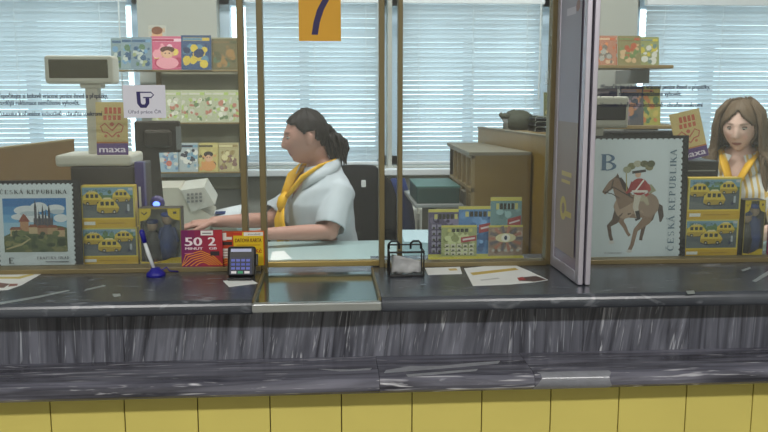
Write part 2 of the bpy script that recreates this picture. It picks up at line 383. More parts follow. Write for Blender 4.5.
for a, b in zip(lc, lc[1:]):
    pts = [(PY, LZ - .04), (PY, LZ)]
    for t in (90, 60, 30, 0, -30, -60, -90): pts.append((-.395 - .020 * math.cos(R(t)), LZ - .02 + .02 * math.sin(R(t))))
    mb = MB(); slabx(mb, pts, a + .0005, b - .0005); mb.build('ledge_slab', STONE_H, ct)
MB().box(CX0, CX1, -.325, -.23, 0, LZ - .04).build('tile_backing', M['grout'], ct)
tw = 71.5 / 823 * 1.87; tx0 = at(341.5, 410, -.331).x
tl = MB(); g = .0012
k = -14
while tx0 + k * tw < CX1:
    x = tx0 + k * tw; a, b = max(x, CX0), min(x + tw, CX1); k += 1
    if b - a < .02: continue
    for r_ in range(6): 
        z1 = LZ - .042 - r_ * .155; tl.box(a + g, b - g, -.331, -.324, max(z1 - .155 + g, .002), z1 - g, .0012)
tl.build('yellow_tiles', M['tile'], ct)
MB().box(CX0, CX1, .10, .13, .15, TOP - .034).build('inner_panel', M['greyp'], ct)
# white veins and chips lying in the top surface
vp = [[(0, 304.5), (40, 297.5), (70, 290.6), (68, 290), (38, 296), (0, 302.3)], [(112, 294), (120, 293.5), (121, 296), (114, 297)], [(84, 291), (106, 286), (104, 285), (86, 289)],
      [(752, 281), (768, 271), (768, 275), (756, 282)], [(741, 270), (750, 267), (751, 268.5), (743, 271.5)], [(686, 291), (694, 290.5), (695, 293.5), (688, 294)]]
for p in vp:
    q = [atz(x, y, TOP) for x, y in p]; MB().prismz([(v.x, v.y) for v in q], TOP - .0005, TOP + .0002).build('white_vein', mat('white_vein', (150, 158, 160), .3), ct)
for p in ([(386, 370), (410, 366.5), (440, 366), (470, 363), (500, 361), (498, 363.5), (462, 367), (430, 369.5), (400, 372), (384, 373)], [(406, 374.5), (450, 371), (478, 369), (476, 371), (440, 374), (408, 376.5)], [(318, 369), (350, 369.5), (372, 368), (370, 370), (340, 371.5)]):
    q = [atz(x, y, LZ) for x, y in p]; MB().prismz([(v.x, v.y) for v in q], LZ - .0005, LZ + .0002).build('white_vein', mat('pale_vein', (150, 152, 160), .3, var=.3, scale=90), ct)
# streaked light vein in ledge and tape
q = [at(x, y, -.412) for x, y in ((538, 372), (611, 368), (612, 383), (539, 388))]
tm = MB(); pr = []
for t in (80, 60, 30, 0, -30, -60): pr.append((-.395 - .0206 * math.cos(R(t)), LZ - .02 + .0206 * math.sin(R(t))))
n = len(pr); X0, X1 = q[0].x, q[1].x
tm._add([(X0 + .01 * math.sin(i), y, z) for i, (y, z) in enumerate(pr)] + [(X1 + .004 * math.sin(2 * i), y, z) for i, (y, z) in enumerate(pr)], [(i, i + 1, n + i + 1, n + i) for i in range(n - 1)])
tag(tm.build('tape_strip', M['tape'], None, True), 'shiny strip of clear tape stuck over the lower marble ledge', 'tape')

# cash tray
tr = thing('cash_tray', 'recessed glossy cash tray with steel lip under the number seven window', 'tray', ((LX0 + LX1) / 2, -.17, TOP - .014))
hw = (LX1 - LX0) / 2
TRAY = mat('tray_polished', (112, 128, 122), .12, .75, scale=5)
MB().box(-hw + .004, hw - .002, -.165, .15, 0, .003).build('tray_plate', TRAY, tr)
MB().box(-hw + .001, hw - .001, -.184, -.165, -.012, .008, .003).build('front_lip', M['steel'], tr)
for x_ in (-hw + .001, hw - .006): MB().box(x_, x_ + .005, -.165, .15, 0, .014).build('side_rim', M['bronze'], tr)

# ================================================================== GLASS PARTITION
gp = thing('glass_partition', 'bronze-framed glass partition standing on the marble counter', 'partition', (0, 0, TOP))
def gx(px, py=150): return at(px, py, 0).x
posts = [(240.5, 246.5), (259.5, 265.5), (378.8, 384.2), (397.5, 402), (547, 552), (587, 592)]
PX = []
for a, b in posts:
    x0, x1 = gx(a), gx(b); PX.append((x0, x1)); tr_ = 0 if not (250 < a < 390) else -.014
    MB().box(x0, x1, -.018, .018, tr_, 1.35, .002).build('post', M['bronze'], gp)
spans = [(CX0, PX[0][0]), (PX[0][1], PX[1][0]), (PX[2][1], PX[3][0]), (PX[3][1], PX[4][0]), (PX[5][1], CX1)]
for a, b in spans:
    MB().box(a, b, -.042 if b < 0 else -.026, .016, 0, .012, .001).build('bottom_rail', M['bronze'], gp)
    MB().box(a, b, -.003, .003, .012, 1.33).build('glass_pane', GLASS, gp)
a, b = PX[1][1], PX[2][0]
MB().box(a, b, -.012, .012, .002, .017, .002).build('hatch_rail', M['brass'], gp)
MB().box(a, b, -.003, .003, .017, 1.33).build('glass_pane', GLASS, gp)
MB().box(CX0, CX1, -.02, .02, 1.33, 1.37).build('top_rail', M['bronze'], gp)
# ================================================================== POSTER DISPLAY FRAME
hb = at(553, 262, 0); hf = atz(583.5, 286, TOP)
ang = math.atan2(hf.y - hb.y + .02, hf.x - hb.x); Ld = math.hypot(hf.x - hb.x, hf.y - hb.y + .02)
df = thing('poster_display', 'tall aluminium double-leaf poster frame hinged out over the counter', 'display frame', (hb.x, -.02, TOP), (0, 0, ang))
for k, (o0, o1) in enumerate(((-.014, -.002), (.004, .016))):   # local x runs along leaf, -y faces the camera's left
    f = MB(); f.box(0, .026, o0, o1, .002, 1.25, .002).box(Ld - .026, Ld, o0, o1, .002, 1.25, .002).box(.026, Ld - .026, o0, o1, .002, .03, .002).box(.026, Ld - .026, o0, o1, 1.22, 1.25, .002)
    f.build('leaf_frame', M['alu'], df)
    MB().box(.022, Ld - .022, o0 + .003, o1 - .003, .025, 1.225).build('poster_panel', M['lilac'], df)
p = Print(Ld - .06, 1.16, 0, (136, 130, 150), bg=False)
p.rect(.05, .02, .95, .30, (150, 140, 136)); p.rect(.05, .30, .95, .62, (156, 154, 170)); p.rect(.05, .62, .95, .98, (150, 146, 170))
for i in range(5): p.rect(.2, .86 + i * .02, .8, .868 + i * .02, (170, 140, 84))
p.rect(.1, .70, .85, .705, (176, 172, 184)); p.text('', 0, 0, .1, (0, 0, 0))
p.ell(.55, .60, .22, .05, (166, 166, 182)); p.rect(.3, .52, .7, .535, (190, 186, 198)); p.blobs(8, [(150, 120, 116), (160, 160, 170), (120, 116, 140)], .1, .5, .9, .68, .05, .12, 3)
p.rect(.3, .185, .75, .195, (190, 178, 124)); p.rect(.3, .17, .7, .177, (190, 178, 124)); p.ell(.42, .115, .15, .026, (190, 178, 116)); p.ell(.42, .115, .07, .012, (138, 124, 118)); p.rect(.5, .10, .8, .112, (190, 178, 116))
o = p.build('poster_print', df); 
o.location = (Ld / 2, -.0145, .035)
for z_ in (.25, 1.0): MB().cyl((0, 0, z_), (0, 0, z_ + .07), .006).build('hinge', M['steel'], df)

# ================================================================== SIGN 7 and notices on the glass
a = at(299, 41, -.004); b = at(341, 41, -.004); W = b.x - a.x; H = .155
r = thing('number_sign', 'orange-yellow sign with a dark 7 on the centre glass pane', 'sign', ((a.x + b.x) / 2, -.0045, a.z))
MB().box(-W / 2, W / 2, -.001, .001, 0, H).build('sign_plate', M['yellow'], r)
p = Print(W, H, -.0011, bg=False)
p.poly([(.30, .10), (.45, .10), (.50, .30), (.60, .50), (.75, .68), (.75, .80), (.22, .80), (.22, .70), (.60, .70), (.44, .50), (.35, .30)], (44, 36, 92))
p.build('numeral', r)
for (px, ys, lab) in ((-2, (98, 105, 116), 'three-line Czech notice lettering on the left glass pane'), (600, (89, 96, 107), 'three-line Czech notice lettering on the right glass pane')):
    a = at(px, ys[2], -.0035); b = at(px + 110, ys[0], -.0035); W = b.x - a.x; H = .075
    r = thing('notice_lettering', lab, 'notice', ((a.x + b.x) / 2, -.0035, a.z))
    p = Print(W, H, 0, bg=False); c = (34, 40, 66)
    yy = [(at(px, y, 0).z - a.z) / H for y in ys]
    p.text('Přepočítejte si laskavě vrácené peníze ihned u přepážky,', 0, yy[0], .16, c, 1.0, bold=.0016)
    p.text('pozdější reklamace nemůžeme vyhovět.', 0, yy[1], .16, c, .74, bold=.0016)
    p.text('Vstupujte k přepážce jednotlivě - chraňte soukromí', 0, yy[2], .16, c, .94, bold=.0016)
    p.build('printed_text', r)
# white sticker
r, p, W, H = card('office_sign', 'white sign with indigo emblem reading Úřad práce ČR on the glass', 'sign', 124, 85, 165, 118, -.0045, .001, M['paper'], (226, 226, 240))
c = (40, 34, 100)
p.stroke([(.36, .80), (.37, .45), (.42, .36), (.52, .36), (.57, .45), (.57, .60)], [.09, .09, .09, .09, .09, .09], c)
p.stroke([(.47, .62), (.66, .62), (.72, .70), (.66, .78), (.34, .78)], [.03, .03, .03, .03, .03], c)
p.text('Úřad práce ČR', .5, .14, .10, c, .78, True); p.build('emblem_print', r)

# ================================================================== DISPLAYED GOODS BEHIND THE GLASS
def perf(W, H, n, m):      # perforated stamp outline
    P = []; r = .0035
    def edge(x0, z0, x1, z1, k):
        dx, dz = (x1 - x0) / k, (z1 - z0) / k; L = math.hypot(dx, dz); ux, uz = dx / L, dz / L; nx, nz = -uz, ux
        for i in range(k):
            cx, cz = x0 + dx * (i + .5), z0 + dz * (i + .5)
            P.append((x0 + dx * i, z0 + dz * i))
            for a in (180, 135, 90, 45, 0): P.append((cx + ux * r * math.cos(R(a)) + nx * r * math.sin(R(a)), cz + uz * r * math.cos(R(a)) + nz * r * math.sin(R(a))))
    edge(-W / 2, 0, W / 2, 0, n); edge(W / 2, 0, W / 2, H, m); edge(W / 2, H, -W / 2, H, n); edge(-W / 2, H, -W / 2, 0, m)
    return P
# castle stamp
ST = mat('stamp_paper', (206, 216, 218), .5, var=.01)
def stamp(px0, py0, px1, py1, Y, label, tilt):
    a = at(px0, py1, Y); b = at(px1, py0, Y); W, H = b.x - a.x, b.z - a.z
    r = thing('stamp_poster', label, 'poster', ((a.x + b.x) / 2, Y, TOP), (R(-3), 0, 0)); H = b.z - TOP
    MB().box(-W / 2 - .004, W / 2 + .018, .004, .008, 0, H + .004).build('backing_board', M['black'], r)
    MB().prism([(x, z) for x, z in perf(W, H - .004, 16, int(16 * H / W))], 0, .003).build('stamp_sheet', ST, r)
    return r, Print(W * .94, H * .94, -.0002, (206, 216, 218), bg=False), W, H
r, p, W, H = stamp(0, 182, 71, 271, .045, 'large stamp poster of a castle on a green hill', 0)
sky = [(44, 112, 172), (66, 134, 186), (100, 160, 200), (146, 186, 208)]
X0, X1, Z0, Z1 = .05, .93, .16, .83
for i, c in enumerate(sky): p.rect(X0, Z1 - (i + 1) * .1 - (.2 if i == 3 else 0), X1, Z1 - i * .1, c)
p.clip = (X0, Z0, X1, Z1)
for cx, cy, rx, ry in ((.38, .68, .18, .06), (.30, .60, .14, .04), (.55, .72, .12, .06), (.78, .70, .13, .05), (.85, .58, .1, .05), (.5, .58, .2, .05)): p.ell(cx, cy, rx, ry, (214, 220, 222))
for cx, cy, rx, ry in ((.42, .64, .14, .03), (.8, .66, .1, .03)): p.ell(cx, cy, rx, ry, (178, 192, 200))
p.poly([(X0, Z0), (X1, Z0), (X1, .46), (.85, .48), (.7, .50), (.5, .49), (.3, .47), (.15, .40), (X0, .36)], (86, 98, 62))
tw_ = (72, 72, 84)
p.rect(.47, .42, .72, .58, (90, 84, 84)); 
for x, h_, w_ in ((.50, .82, .035), (.545, .70, .02), (.60, .76, .03), (.64, .70, .025), (.69, .77, .035), (.73, .66, .02), (.56, .65, .03)):
    p.rect(x - w_ / 2, .45, x + w_ / 2, h_ - .1, tw_); p.poly([(x - w_ / 2, h_ - .11), (x + w_ / 2, h_ - .11), (x, h_)], (52, 60, 70))
p.rect(.28, .42, .40, .54, (176, 130, 92)); p.poly([(.26, .54), (.42, .54), (.36, .62), (.33, .64), (.30, .60)], (136, 62, 42))
for x0, x1, z, c in ((.14, .30, .44, (180, 160, 116)), (.40, .52, .47, (190, 168, 130)), (.52, .66, .46, (150, 116, 88)), (.66, .80, .46, (168, 140, 104)), (.80, .90, .43, (182, 158, 120))):
    p.rect(x0, z - .08, x1, z, c); p.poly([(x0 - .01, z), (x1 + .01, z), (x1 - .02, z + .035), (x0 + .02, z + .035)], (132, 74, 50))
rn = random.Random(5)
for i in range(46): p.ell(rn.uniform(X0 + .03, X1 - .03), rn.uniform(Z0, .40), rn.uniform(.03, .08), rn.uniform(.02, .045), rn.choice([(58, 76, 44), (76, 92, 52), (100, 110, 66), (48, 64, 40), (124, 124, 78)]), 8)
p.stroke([(.08, .20), (.3, .26), (.42, .33), (.35, .37)], [.02, .03, .02, .01], (170, 160, 116))
p.clip = (0, 0, 1, 1)
p.serif('ČESKÁ REPUBLIKA', .02, .885, .05, .94, (40, 44, 48)); p.serif('E', .10, .02, .075, .10, (40, 44, 48)); p.serif('PRAŽSKÝ HRAD', .50, .07, .035, .46, (60, 64, 70)); p.rect(.62, .035, .95, .045, (110, 114, 120))
o = p.build('stamp_print', r); o.location = (0, 0, H * .03)
# rider stamp
r, p, W, H = stamp(590, 137, 686, 262, .045, 'large B stamp poster with a red-coated rider on a brown horse', 0)
brn, dk, lt = (138, 112, 92), (92, 72, 60), (170, 146, 124)
p.stroke([(.72, .46), (.78, .42), (.80, .34), (.79, .29)], [.03, .07, .06, .02], (74, 62, 56))          # tail
p.stroke([(.68, .42), (.66, .32), (.60, .27), (.57, .17), (.56, .13)], [.14, .09, .05, .04, .04], dk)                # far hind
p.stroke([(.66, .44), (.62, .30), (.50, .22), (.46, .09), (.43, .04)], [.17, .11, .055, .045, .045], brn)              # near hind
p.ell(.43, .035, .035, .014, (200, 196, 190))
p.stroke([(.36, .42), (.32, .30), (.37, .25), (.40, .20), (.43, .17)], [.12, .07, .045, .035, .035], brn)      # far fore
p.stroke([(.32, .44), (.25, .30), (.18, .26), (.20, .17), (.22, .13)], [.13, .08, .05, .04, .04], dk)            # raised fore
p.ell(.215, .115, .035, .016, (210, 206, 200))
p.ell(.50, .43, .27, .105, brn, 20); p.ell(.64, .44, .13, .105, (150, 128, 110), 16); p.ell(.36, .43, .12, .11, lt, 16)
p.stroke([(.40, .44), (.33, .54), (.27, .62), (.24, .66)], [.22, .18, .13, .10], brn)
p.stroke([(.28, .665), (.20, .62), (.13, .565), (.11, .545)], [.10, .095, .06, .05], brn); p.poly([(.24, .68), (.27, .72), (.30, .67)], dk)
p.stroke([(.30, .68), (.36, .60), (.42, .52)], [.03, .06, .02], (62, 50, 44)); p.stroke([(.13, .55), (.22, .60), (.34, .55), (.46, .50)], .012, (60, 50, 46)); p.stroke([(.22, .66), (.20, .59)], .012, (60, 50, 46)); p.stroke([(.10, .56), (.21, .54), (.30, .50)], .01, (60, 50, 46))
for i in range(6): p.stroke([(.30 + i * .05, .34 + .01 * i), (.34 + i * .05, .37)], [.02, .01], lt if i % 2 else dk)
p.stroke([(.47, .50), (.60, .50), (.64, .44)], [.06, .08, .03], (176, 166, 140))                       # saddle cloth
p.stroke([(.52, .55), (.49, .42), (.52, .34)], [.08, .065, .045], (200, 192, 176)); p.stroke([(.51, .39), (.53, .32), (.49, .31)], [.05, .045, .03], (44, 40, 40))
p.ell(.53, .60, .105, .075, (156, 48, 50), 14); p.stroke([(.46, .64), (.42, .57), (.37, .55)], [.06, .05, .035], (150, 44, 48)); p.stroke([(.62, .62), (.66, .55), (.60, .52)], [.05, .05, .03], (170, 70, 66))
p.ell(.51, .71, .035, .03, (206, 170, 146)); p.stroke([(.44, .725), (.60, .74)], .03, (50, 46, 44)); 
for x, z, c in ((.43, .78, (120, 120, 84)), (.50, .80, (176, 174, 150)), (.58, .80, (100, 100, 70)), (.64, .77, (130, 126, 92)), (.38, .75, (150, 152, 124)), (.66, .80, (90, 92, 66))): p.ell(x, z, .05, .03, c, 9)
p.stroke([(.37, .72), (.38, .56)], .012, (160, 150, 90)); p.stroke([(.66, .62), (.70, .57), (.64, .54)], [.02, .06, .02], (150, 150, 120)); p.rect(.44, .55, .62, .57, (222, 214, 204)); p.stroke([(.58, .66), (.48, .56)], .018, (226, 220, 212))
p.serif('B', .045, .745, .14, .26, (84, 112, 140)); p.serif('ČESKÁ REPUBLIKA', .955, .03, .075, .90, (96, 120, 136), vertical=True); p.text('Z. JANKO 2021', .13, .015, .016, (90, 90, 90), .20)
o = p.build('stamp_print', r); o.location = (0, 0, H * .03)
# van puzzle boxes
def vanprint(p, seed):
    p.rect(0, 0, 1, .20, (206, 168, 34)); p.rect(0, .20, 1, .24, (226, 196, 60)); p.rect(0, .24, .03, 1, (206, 190, 90)); p.rect(.97, .24, 1, 1, (206, 190, 90)); p.rect(0, .96, 1, 1, (206, 190, 90))
    p.rect(.03, .24, .97, .70, (86, 96, 100)); p.rect(.03, .70, .97, .78, (88, 122, 74)); p.rect(.03, .78, .97, .96, (120, 160, 178)); p.blobs(14, [(96, 130, 84), (110, 146, 110), (76, 110, 64)], .05, .72, .95, .92, .02, .05, seed)
    p.poly([(.03, .24), (.5, .24), (.25, .40), (.03, .44)], (104, 112, 112))
    def van(x, y, s):
        c, c2 = (216, 190, 66), (176, 150, 44)
        p.ell(x, y - .10 * s, .20 * s, .035 * s, (58, 62, 66), 12)
        p.poly([(x - .20 * s, y - .06 * s), (x - .12 * s, y - .12 * s), (x + .16 * s, y - .10 * s), (x + .20 * s, y + .0 * s), (x + .17 * s, y + .08 * s), (x + .09 * s, y + .20 * s), (x - .10 * s, y + .20 * s), (x - .19 * s, y + .10 * s)], c)
        p.poly([(x - .20 * s, y - .06 * s), (x - .12 * s, y - .12 * s), (x + .16 * s, y - .10 * s), (x + .20 * s, y - .0 * s), (x - .18 * s, y + .01 * s)], c2)
        p.poly([(x - .09 * s, y + .20 * s), (x + .08 * s, y + .20 * s), (x + .05 * s, y + .24 * s), (x - .06 * s, y + .24 * s)], (222, 212, 160))
        for q in range(3): p.rect(x + (-.13 + q * .09) * s, y + .06 * s, x + (-.07 + q * .09) * s, y + .15 * s, (44, 50, 50))
        for q in (-.10, .11): p.ell(x + q * s, y - .09 * s, .035 * s, .05 * s, (34, 34, 36), 10); p.ell(x + q * s, y - .09 * s, .016 * s, .022 * s, (190, 186, 170), 8)
    van(.22, .66, .95); van(.76, .72, .85); van(.50, .47, 1.05)
    p.ell(.84, .38, .03, .05, (52, 60, 84)); p.rect(.86, .40, .90, .56, (170, 180, 186)); p.text('SKLÁDAČKA', .08, .86, .06, (70, 100, 110), .5)
    p.rect(.04, .07, .25, .15, (224, 224, 214)); p.rect(.30, .10, .8, .12, (170, 132, 24)); p.rect(.89, .89, .97, .95, (190, 196, 196))
YEL = mat('yellow_carton', (204, 172, 50), .5)
vans = [((80, 186, 134, 222.6), .070, 'yellow-edged van puzzle box stacked on top beside the castle stamp poster'), ((81, 228, 137, 268), .070, 'yellow-edged van puzzle box at the bottom beside the castle stamp poster'),
        ((689, 178, 742, 219), .055, 'yellow-edged van puzzle box stacked on top beside the rider stamp poster'), ((685.5, 219.5, 739, 260), .055, 'yellow-edged van puzzle box at the bottom beside the rider stamp poster')]
zt = None
for i, ((x0, y0, x1, y1), Y, lab) in enumerate(vans):
    if i % 2 == 0: zt = at(x0, vans[i + 1][0][1], Y).z; z0 = zt
    else: z0 = TOP
    a = at(x0, y0, Y); b = at(x1, y0, Y); W = b.x - a.x; H = (a.z if i % 2 == 0 else zt) - z0
    if i % 2: H -= .0003
    r = thing('puzzle_box', lab, 'puzzle box', ((a.x + b.x) / 2, Y, z0), group='boxed van puzzles')
    MB().box(-W / 2, W / 2, 0, .032, 0, H, .001).build('carton', YEL, r)
    p = Print(W, H, -.0002, (200, 180, 80)); vanprint(p, i); p.build('lid_print', r)
# toy boxes with two puppets
def toybox(px0, py0, px1, py1, Y, lab, zrot=0):
    a = at(px0, py1, Y); b = at(px1, py0, Y); W, H = b.x - a.x, b.z - TOP; D = .045
    r = thing('toy_box', lab, 'toy box', ((a.x + b.x) / 2, Y, TOP), (0, 0, zrot), 'boxed puppet toys')
    m = MB(); m.box(-W / 2, W / 2, D - .002, D, 0, H); m.build('card_back', mat('toy_card', (158, 158, 146), .6), r)
    m = MB(); m.box(-W / 2, -W / 2 + .0015, 0, D, 0, H).box(W / 2 - .0015, W / 2, 0, D, 0, H).box(-W / 2, W / 2, 0, D, 0, .0015).box(-W / 2, W / 2, 0, D, H - .0015, H); m.build('carton_sides', M['greybox'], r)
    MB().box(-W / 2 + .0015, W / 2 - .0015, 0, .0006, .0015, H - .0015).build('clear_window', CLEAR, r)
    for sx, hgt, c1, c2 in ((-.22, .84, M['dark'], M['navy']), (.14, .98, mat('puppet_navy', (44, 66, 120), .6), mat('puppet_cap', (54, 84, 168), .6))):
        m = MB(); x = sx * W; hh = H * hgt
        m.tube([(x, .022, H * .06), (x, .022, hh * .35), (x, .022, hh * .62), (x, .022, hh * .72)], [.017, .024, .016, .007], 12)
        m.caps([(x - .016, .022, hh * .62), (x - .026, .018, hh * .42)], [.006, .005], 8).caps([(x + .016, .022, hh * .62), (x + .026, .018, hh * .42)], [.006, .005], 8)
        o = m.build('toy_figure', c1, r, True)
        MB().sph((x, .02, hh * .80), .0145, 1, .9, 1.05).build('head', mat('puppet_face', (164, 138, 112), .5), o, True)
        MB().sph((x, .02, hh * .89), .0155, 1.05, 1, .5).build('cap', c2, o, True)
    p = Print(W, H, -.0006, bg=False); y = (206, 178, 30)
    p.poly([(0, 1), (.3, 1), (.28, .88), (.18, .80), (0, .77)], y); p.poly([(1, 1), (.68, 1), (.70, .88), (.80, .81), (1, .78)], y)
    p.poly([(0, 0), (1, 0), (1, .14), (.75, .13), (.6, .09), (.3, .05), (0, .07)], y); p.rect(0, 0, .03, 1, (170, 152, 50)); p.rect(.97, 0, 1, 1, (150, 140, 60)); p.rect(0, .985, 1, 1, (170, 152, 50))
    p.stroke([(.07, .93), (.13, .89), (.2, .93)], .03, (50, 40, 30)); p.rect(.82, .90, .90, .94, (60, 50, 40)); p.stroke([(.3, .03), (.36, .10), (.42, .04), (.5, .06)], .02, (140, 60, 30))
    p.build('corner_print', r); return r
toybox(141, 208, 180.5, 268, .05, 'clear-window toy box of two puppets beside the left van puzzles')
toybox(741.5, 200, 766, 259, .05, 'clear-window toy box of two puppets beside the right van puzzles')
# phone cards
r, p, W, H = card('sim_card_pack', 'magenta pack printed 50 minut and 2 GB beside the left toy box', 'pack', 182, 230, 222, 268, -.034, .006, mat('magenta_card', (132, 28, 62), .5), (150, 30, 70), (0, 0, 0), z=TOP + .0121)
for i in range(6): p.rect(i / 6, 0, (i + 1) / 6, 1, (112 + i * 12, 26 + i * 3, 88 - i * 7))
def waves(p, ox, oy, n=6, c=(230, 150, 50)):
    for i in range(n):
        k_ = .10 + i * .055; p.stroke([(ox - k_ * 2.2, oy + .0), (ox - k_ * 1.2, oy + k_ * .8), (ox - k_ * .2, oy + k_ * 1.1), (ox + k_ * .6, oy + k_ * .7), (ox + k_ * 1.3, oy + .02)], .022, c)
waves(p, .55, .02)
p.text('50', .10, .58, .24, (240, 226, 232), .40, bold=.012); p.text('MINUT', .10, .47, .07, (232, 210, 220), .42, bold=.006); p.text('2', .66, .58, .24, (240, 226, 232), .17, bold=.012); p.text('GB', .68, .47, .07, (232, 210, 220), .18, bold=.006)
p.rect(.48, .86, .78, .99, (226, 224, 222)); p.rect(.52, .90, .74, .93, (120, 120, 120)); p.rect(.70, .30, .92, .42, (50, 40, 46)); p.rect(.08, .36, .3, .38, (200, 120, 150)); p.build('printed_front', r)
r, p, W, H = card('sim_card_pack', 'orange-red pack between the magenta pack and yellow card', 'pack', 219, 231, 264, 268, -.026, .006, mat('red_card', (170, 50, 26), .5), (188, 62, 34), z=TOP + .0121)
for i in range(6): p.rect(i / 6, 0, (i + 1) / 6, 1, (176 + i * 7, 56 + i * 9, 34 - i * 2))
p.rect(.02, .74, .18, .96, (224, 216, 210)); p.rect(.16, .76, .30, .84, (224, 216, 210)); p.rect(.04, .60, .30, .70, (50, 34, 32)); p.rect(.04, .20, .30, .50, (214, 206, 200))
for i in range(3): p.rect(.07, .25 + i * .08, .27, .28 + i * .08, (150, 120, 110))
waves(p, .2, -.02, 3); p.text('4.0', .82, .30, .12, (60, 30, 20), .14, bold=.005); p.build('printed_front', r)
r, p, W, H = card('voucher_card', 'yellow card with white top label standing behind the card reader', 'card', 234, 232, 263, 262, -.0295, .002, mat('yellow_card', (220, 186, 30), .5), (222, 188, 34), z=TOP + .0121)
p.rect(.0, .90, .3, 1, (196, 60, 36)); p.rect(.35, .89, 1, 1, (228, 226, 220)); p.text('mobil', .5, .915, .05, (60, 60, 60), .4); p.text('DATOVÁ KARTA', .06, .70, .12, (110, 60, 20), .88, bold=.005)
p.rect(.1, .6, .9, .63, (190, 140, 30)); p.text('Kč', .74, .38, .12, (170, 60, 20), .2, bold=.01); p.rect(.1, .15, .6, .3, (190, 150, 30)); p.build('printed_front', r)
r, p, W, H = card('sim_card_pack', 'magenta pack cut by the right picture edge, beside the right toy box', 'pack', 766.5, 222, 806, 258, .05, .006, mat('magenta_card', (132, 28, 62), .5), (150, 30, 76), z=TOP)
p.rect(0, 0, .5, 1, (150, 30, 90)); p.text('50', .10, .58, .24, (240, 226, 232), .40, bold=.012); p.build('printed_front', r)
# lottery tickets
bd = thing('ticket_display', 'low clear display board with yellow foot strip holding lottery tickets', 'display board', ((at(428, 262, .05).x + at(523, 262, .05).x) / 2, .05, TOP))
W = at(523, 262, .05).x - at(428, 262, .05).x
MB().box(-W / 2, W / 2, .022, .024, 0, .12).build('board', CLEAR, bd); MB().box(-W / 2, W / 2, -.004, .024, 0, .004).build('foot', M['black'], bd)
MB().box(-W / 2, W / 2, -.006, -.004, .0, .012).build('yellow_strip', mat('strip_yellow', (216, 204, 72), .4), bd)
tk = [((428, 209, 462, 262), (92, 84, 112), (150, 146, 124), .022, 'violet lottery ticket at the left of the ticket display', 'a'),
      ((458, 206, 496, 262), (84, 130, 178), (190, 190, 130), .018, 'blue lottery ticket in the middle of the display, behind the rest', 'b'),
      ((489.5, 197, 522, 262), (112, 148, 150), (150, 170, 160), .014, 'tall teal lottery ticket at the top right of the display', 'c'),
      ((441, 225, 477, 262), (158, 166, 112), (190, 186, 130), .009, 'yellow-green lottery ticket low at the front left of the display', 'd'),
      ((488, 225, 523, 262), (150, 128, 110), (180, 170, 140), .009, 'brown lottery ticket with a bright starburst at front right of the display', 'e')]
for (q, c1, c2, dy, lab, kd) in tk:
    x0, y0, x1, y1 = q; r, p, W, H = card('lottery_ticket', lab, 'ticket', x0, y0, x1, y1, .05 + dy - .002, .0008, M['paper'], c1, group='lottery tickets in the display', z=TOP + .0042)
    p.rect(0, .94, 1, 1, (204, 194, 90)); rn = random.Random(ord(kd)); p.blobs(30, [tuple(min(255, max(0, v + d)) for v in c1) for d in (-35, -15, 20, 45)], 0, .1, 1, .92, .04, .14, ord(kd))
    if kd != 'e':
        for i in range(6): p.rect(.18 + i * .12, .80, .27 + i * .12, .90, (44, 46, 36) if i % 5 else (200, 196, 120))
    if kd in 'ad':
        for i in range(5 if kd == 'd' else 2):
            for j in range(3 if kd == 'd' else 5): p.rect(.1 + i * .17, .12 + j * .12, .23 + i * .17, .21 + j * .12, (208, 206, 180) if kd == 'd' else (150, 146, 168)); p.rect(.13 + i * .17, .12 + j * .12, .2 + i * .17, .16 + j * .12, (70, 74, 60))
    if kd in 'bcd': p.poly([(.55, .48), (.98, .54), (.98, .70), (.55, .64)], (164, 62, 66)); p.stroke([(.6, .57), (.94, .62)], .05, (222, 206, 206))
    if kd == 'e':
        for i in range(14):
            a = i * math.pi / 7; p.stroke([(.5, .6), (.5 + .5 * math.cos(a), .6 + .38 * math.sin(a))], [.03, .10], (176, 120, 100) if i % 2 else (110, 104, 108))
        p.ell(.5, .62, .3, .14, (222, 214, 170)); p.ell(.5, .62, .13, .12, (240, 240, 226)); p.ell(.5, .62, .045, .07, (40, 60, 90))
        for i in range(5): p.ell(.14 + i * .18, .24, .05, .045, (180, 180, 170), 8)
    p.rect(0, 0, 1, .08, (200, 196, 90)); p.build('printed_front', r)

# ================================================================== THINGS ON THE COUNTER, IN FRONT OF THE GLASS
def flat(name, label, cat, pts, z=TOP, t=.0006, m=None, body='sheet'):
    q = [atz(x, y, z) for x, y in pts]; c = sum(q, Vector()) / len(q)
    r = thing(name, label, cat, (c.x, c.y, z)); MB().prismz([(v.x - c.x, v.y - c.y) for v in q], 0, t).build(body, m or M['paper'], r); return r, c
def flatprint(r, c, items, z=TOP, t=.0006, name='printed_marks'):
    V, F, C = [], [], []
    for k, (pts, cc) in enumerate(items):
        b = len(V)
        for x, y in pts: q = atz(x, y, z); V.append((q.x - c.x, q.y - c.y, t + .00005 * (k + 1)))
        F.append(tuple(range(b, b + len(pts)))); C.append(lin(cc))
    me = bpy.data.meshes.new(name); me.from_pydata(V, [], F); ca = me.color_attributes.new('Col', 'FLOAT_COLOR', 'CORNER')
    for p_, c_ in zip(me.polygons, C):
        for li in p_.loop_indices: ca.data[li].color = c_
    link(name, me, PRINT, r)
r, c = flat('leaflet', 'white leaflet with yellow band lying at the left end of the counter', 'leaflet', [(-30, 292), (8, 290), (22, 285), (44, 272.5), (10, 273), (-30, 272)])
flatprint(r, c, [([(-20, 279), (20, 279), (34, 275), (32, 274), (18, 277), (-20, 277)], (206, 190, 110)), ([(-8, 288), (4, 288), (10, 284), (0, 283), (-8, 285)], (120, 84, 76)), ([(8, 287), (17, 286), (18, 284), (10, 284)], (150, 100, 90))])
r, c = flat('leaflet', 'white leaflet with yellow stripe and dark corner beside the poster frame', 'leaflet', [(464, 268.5), (511, 263.5), (529, 271), (548, 280), (536, 282), (510, 284.5), (473, 286)])
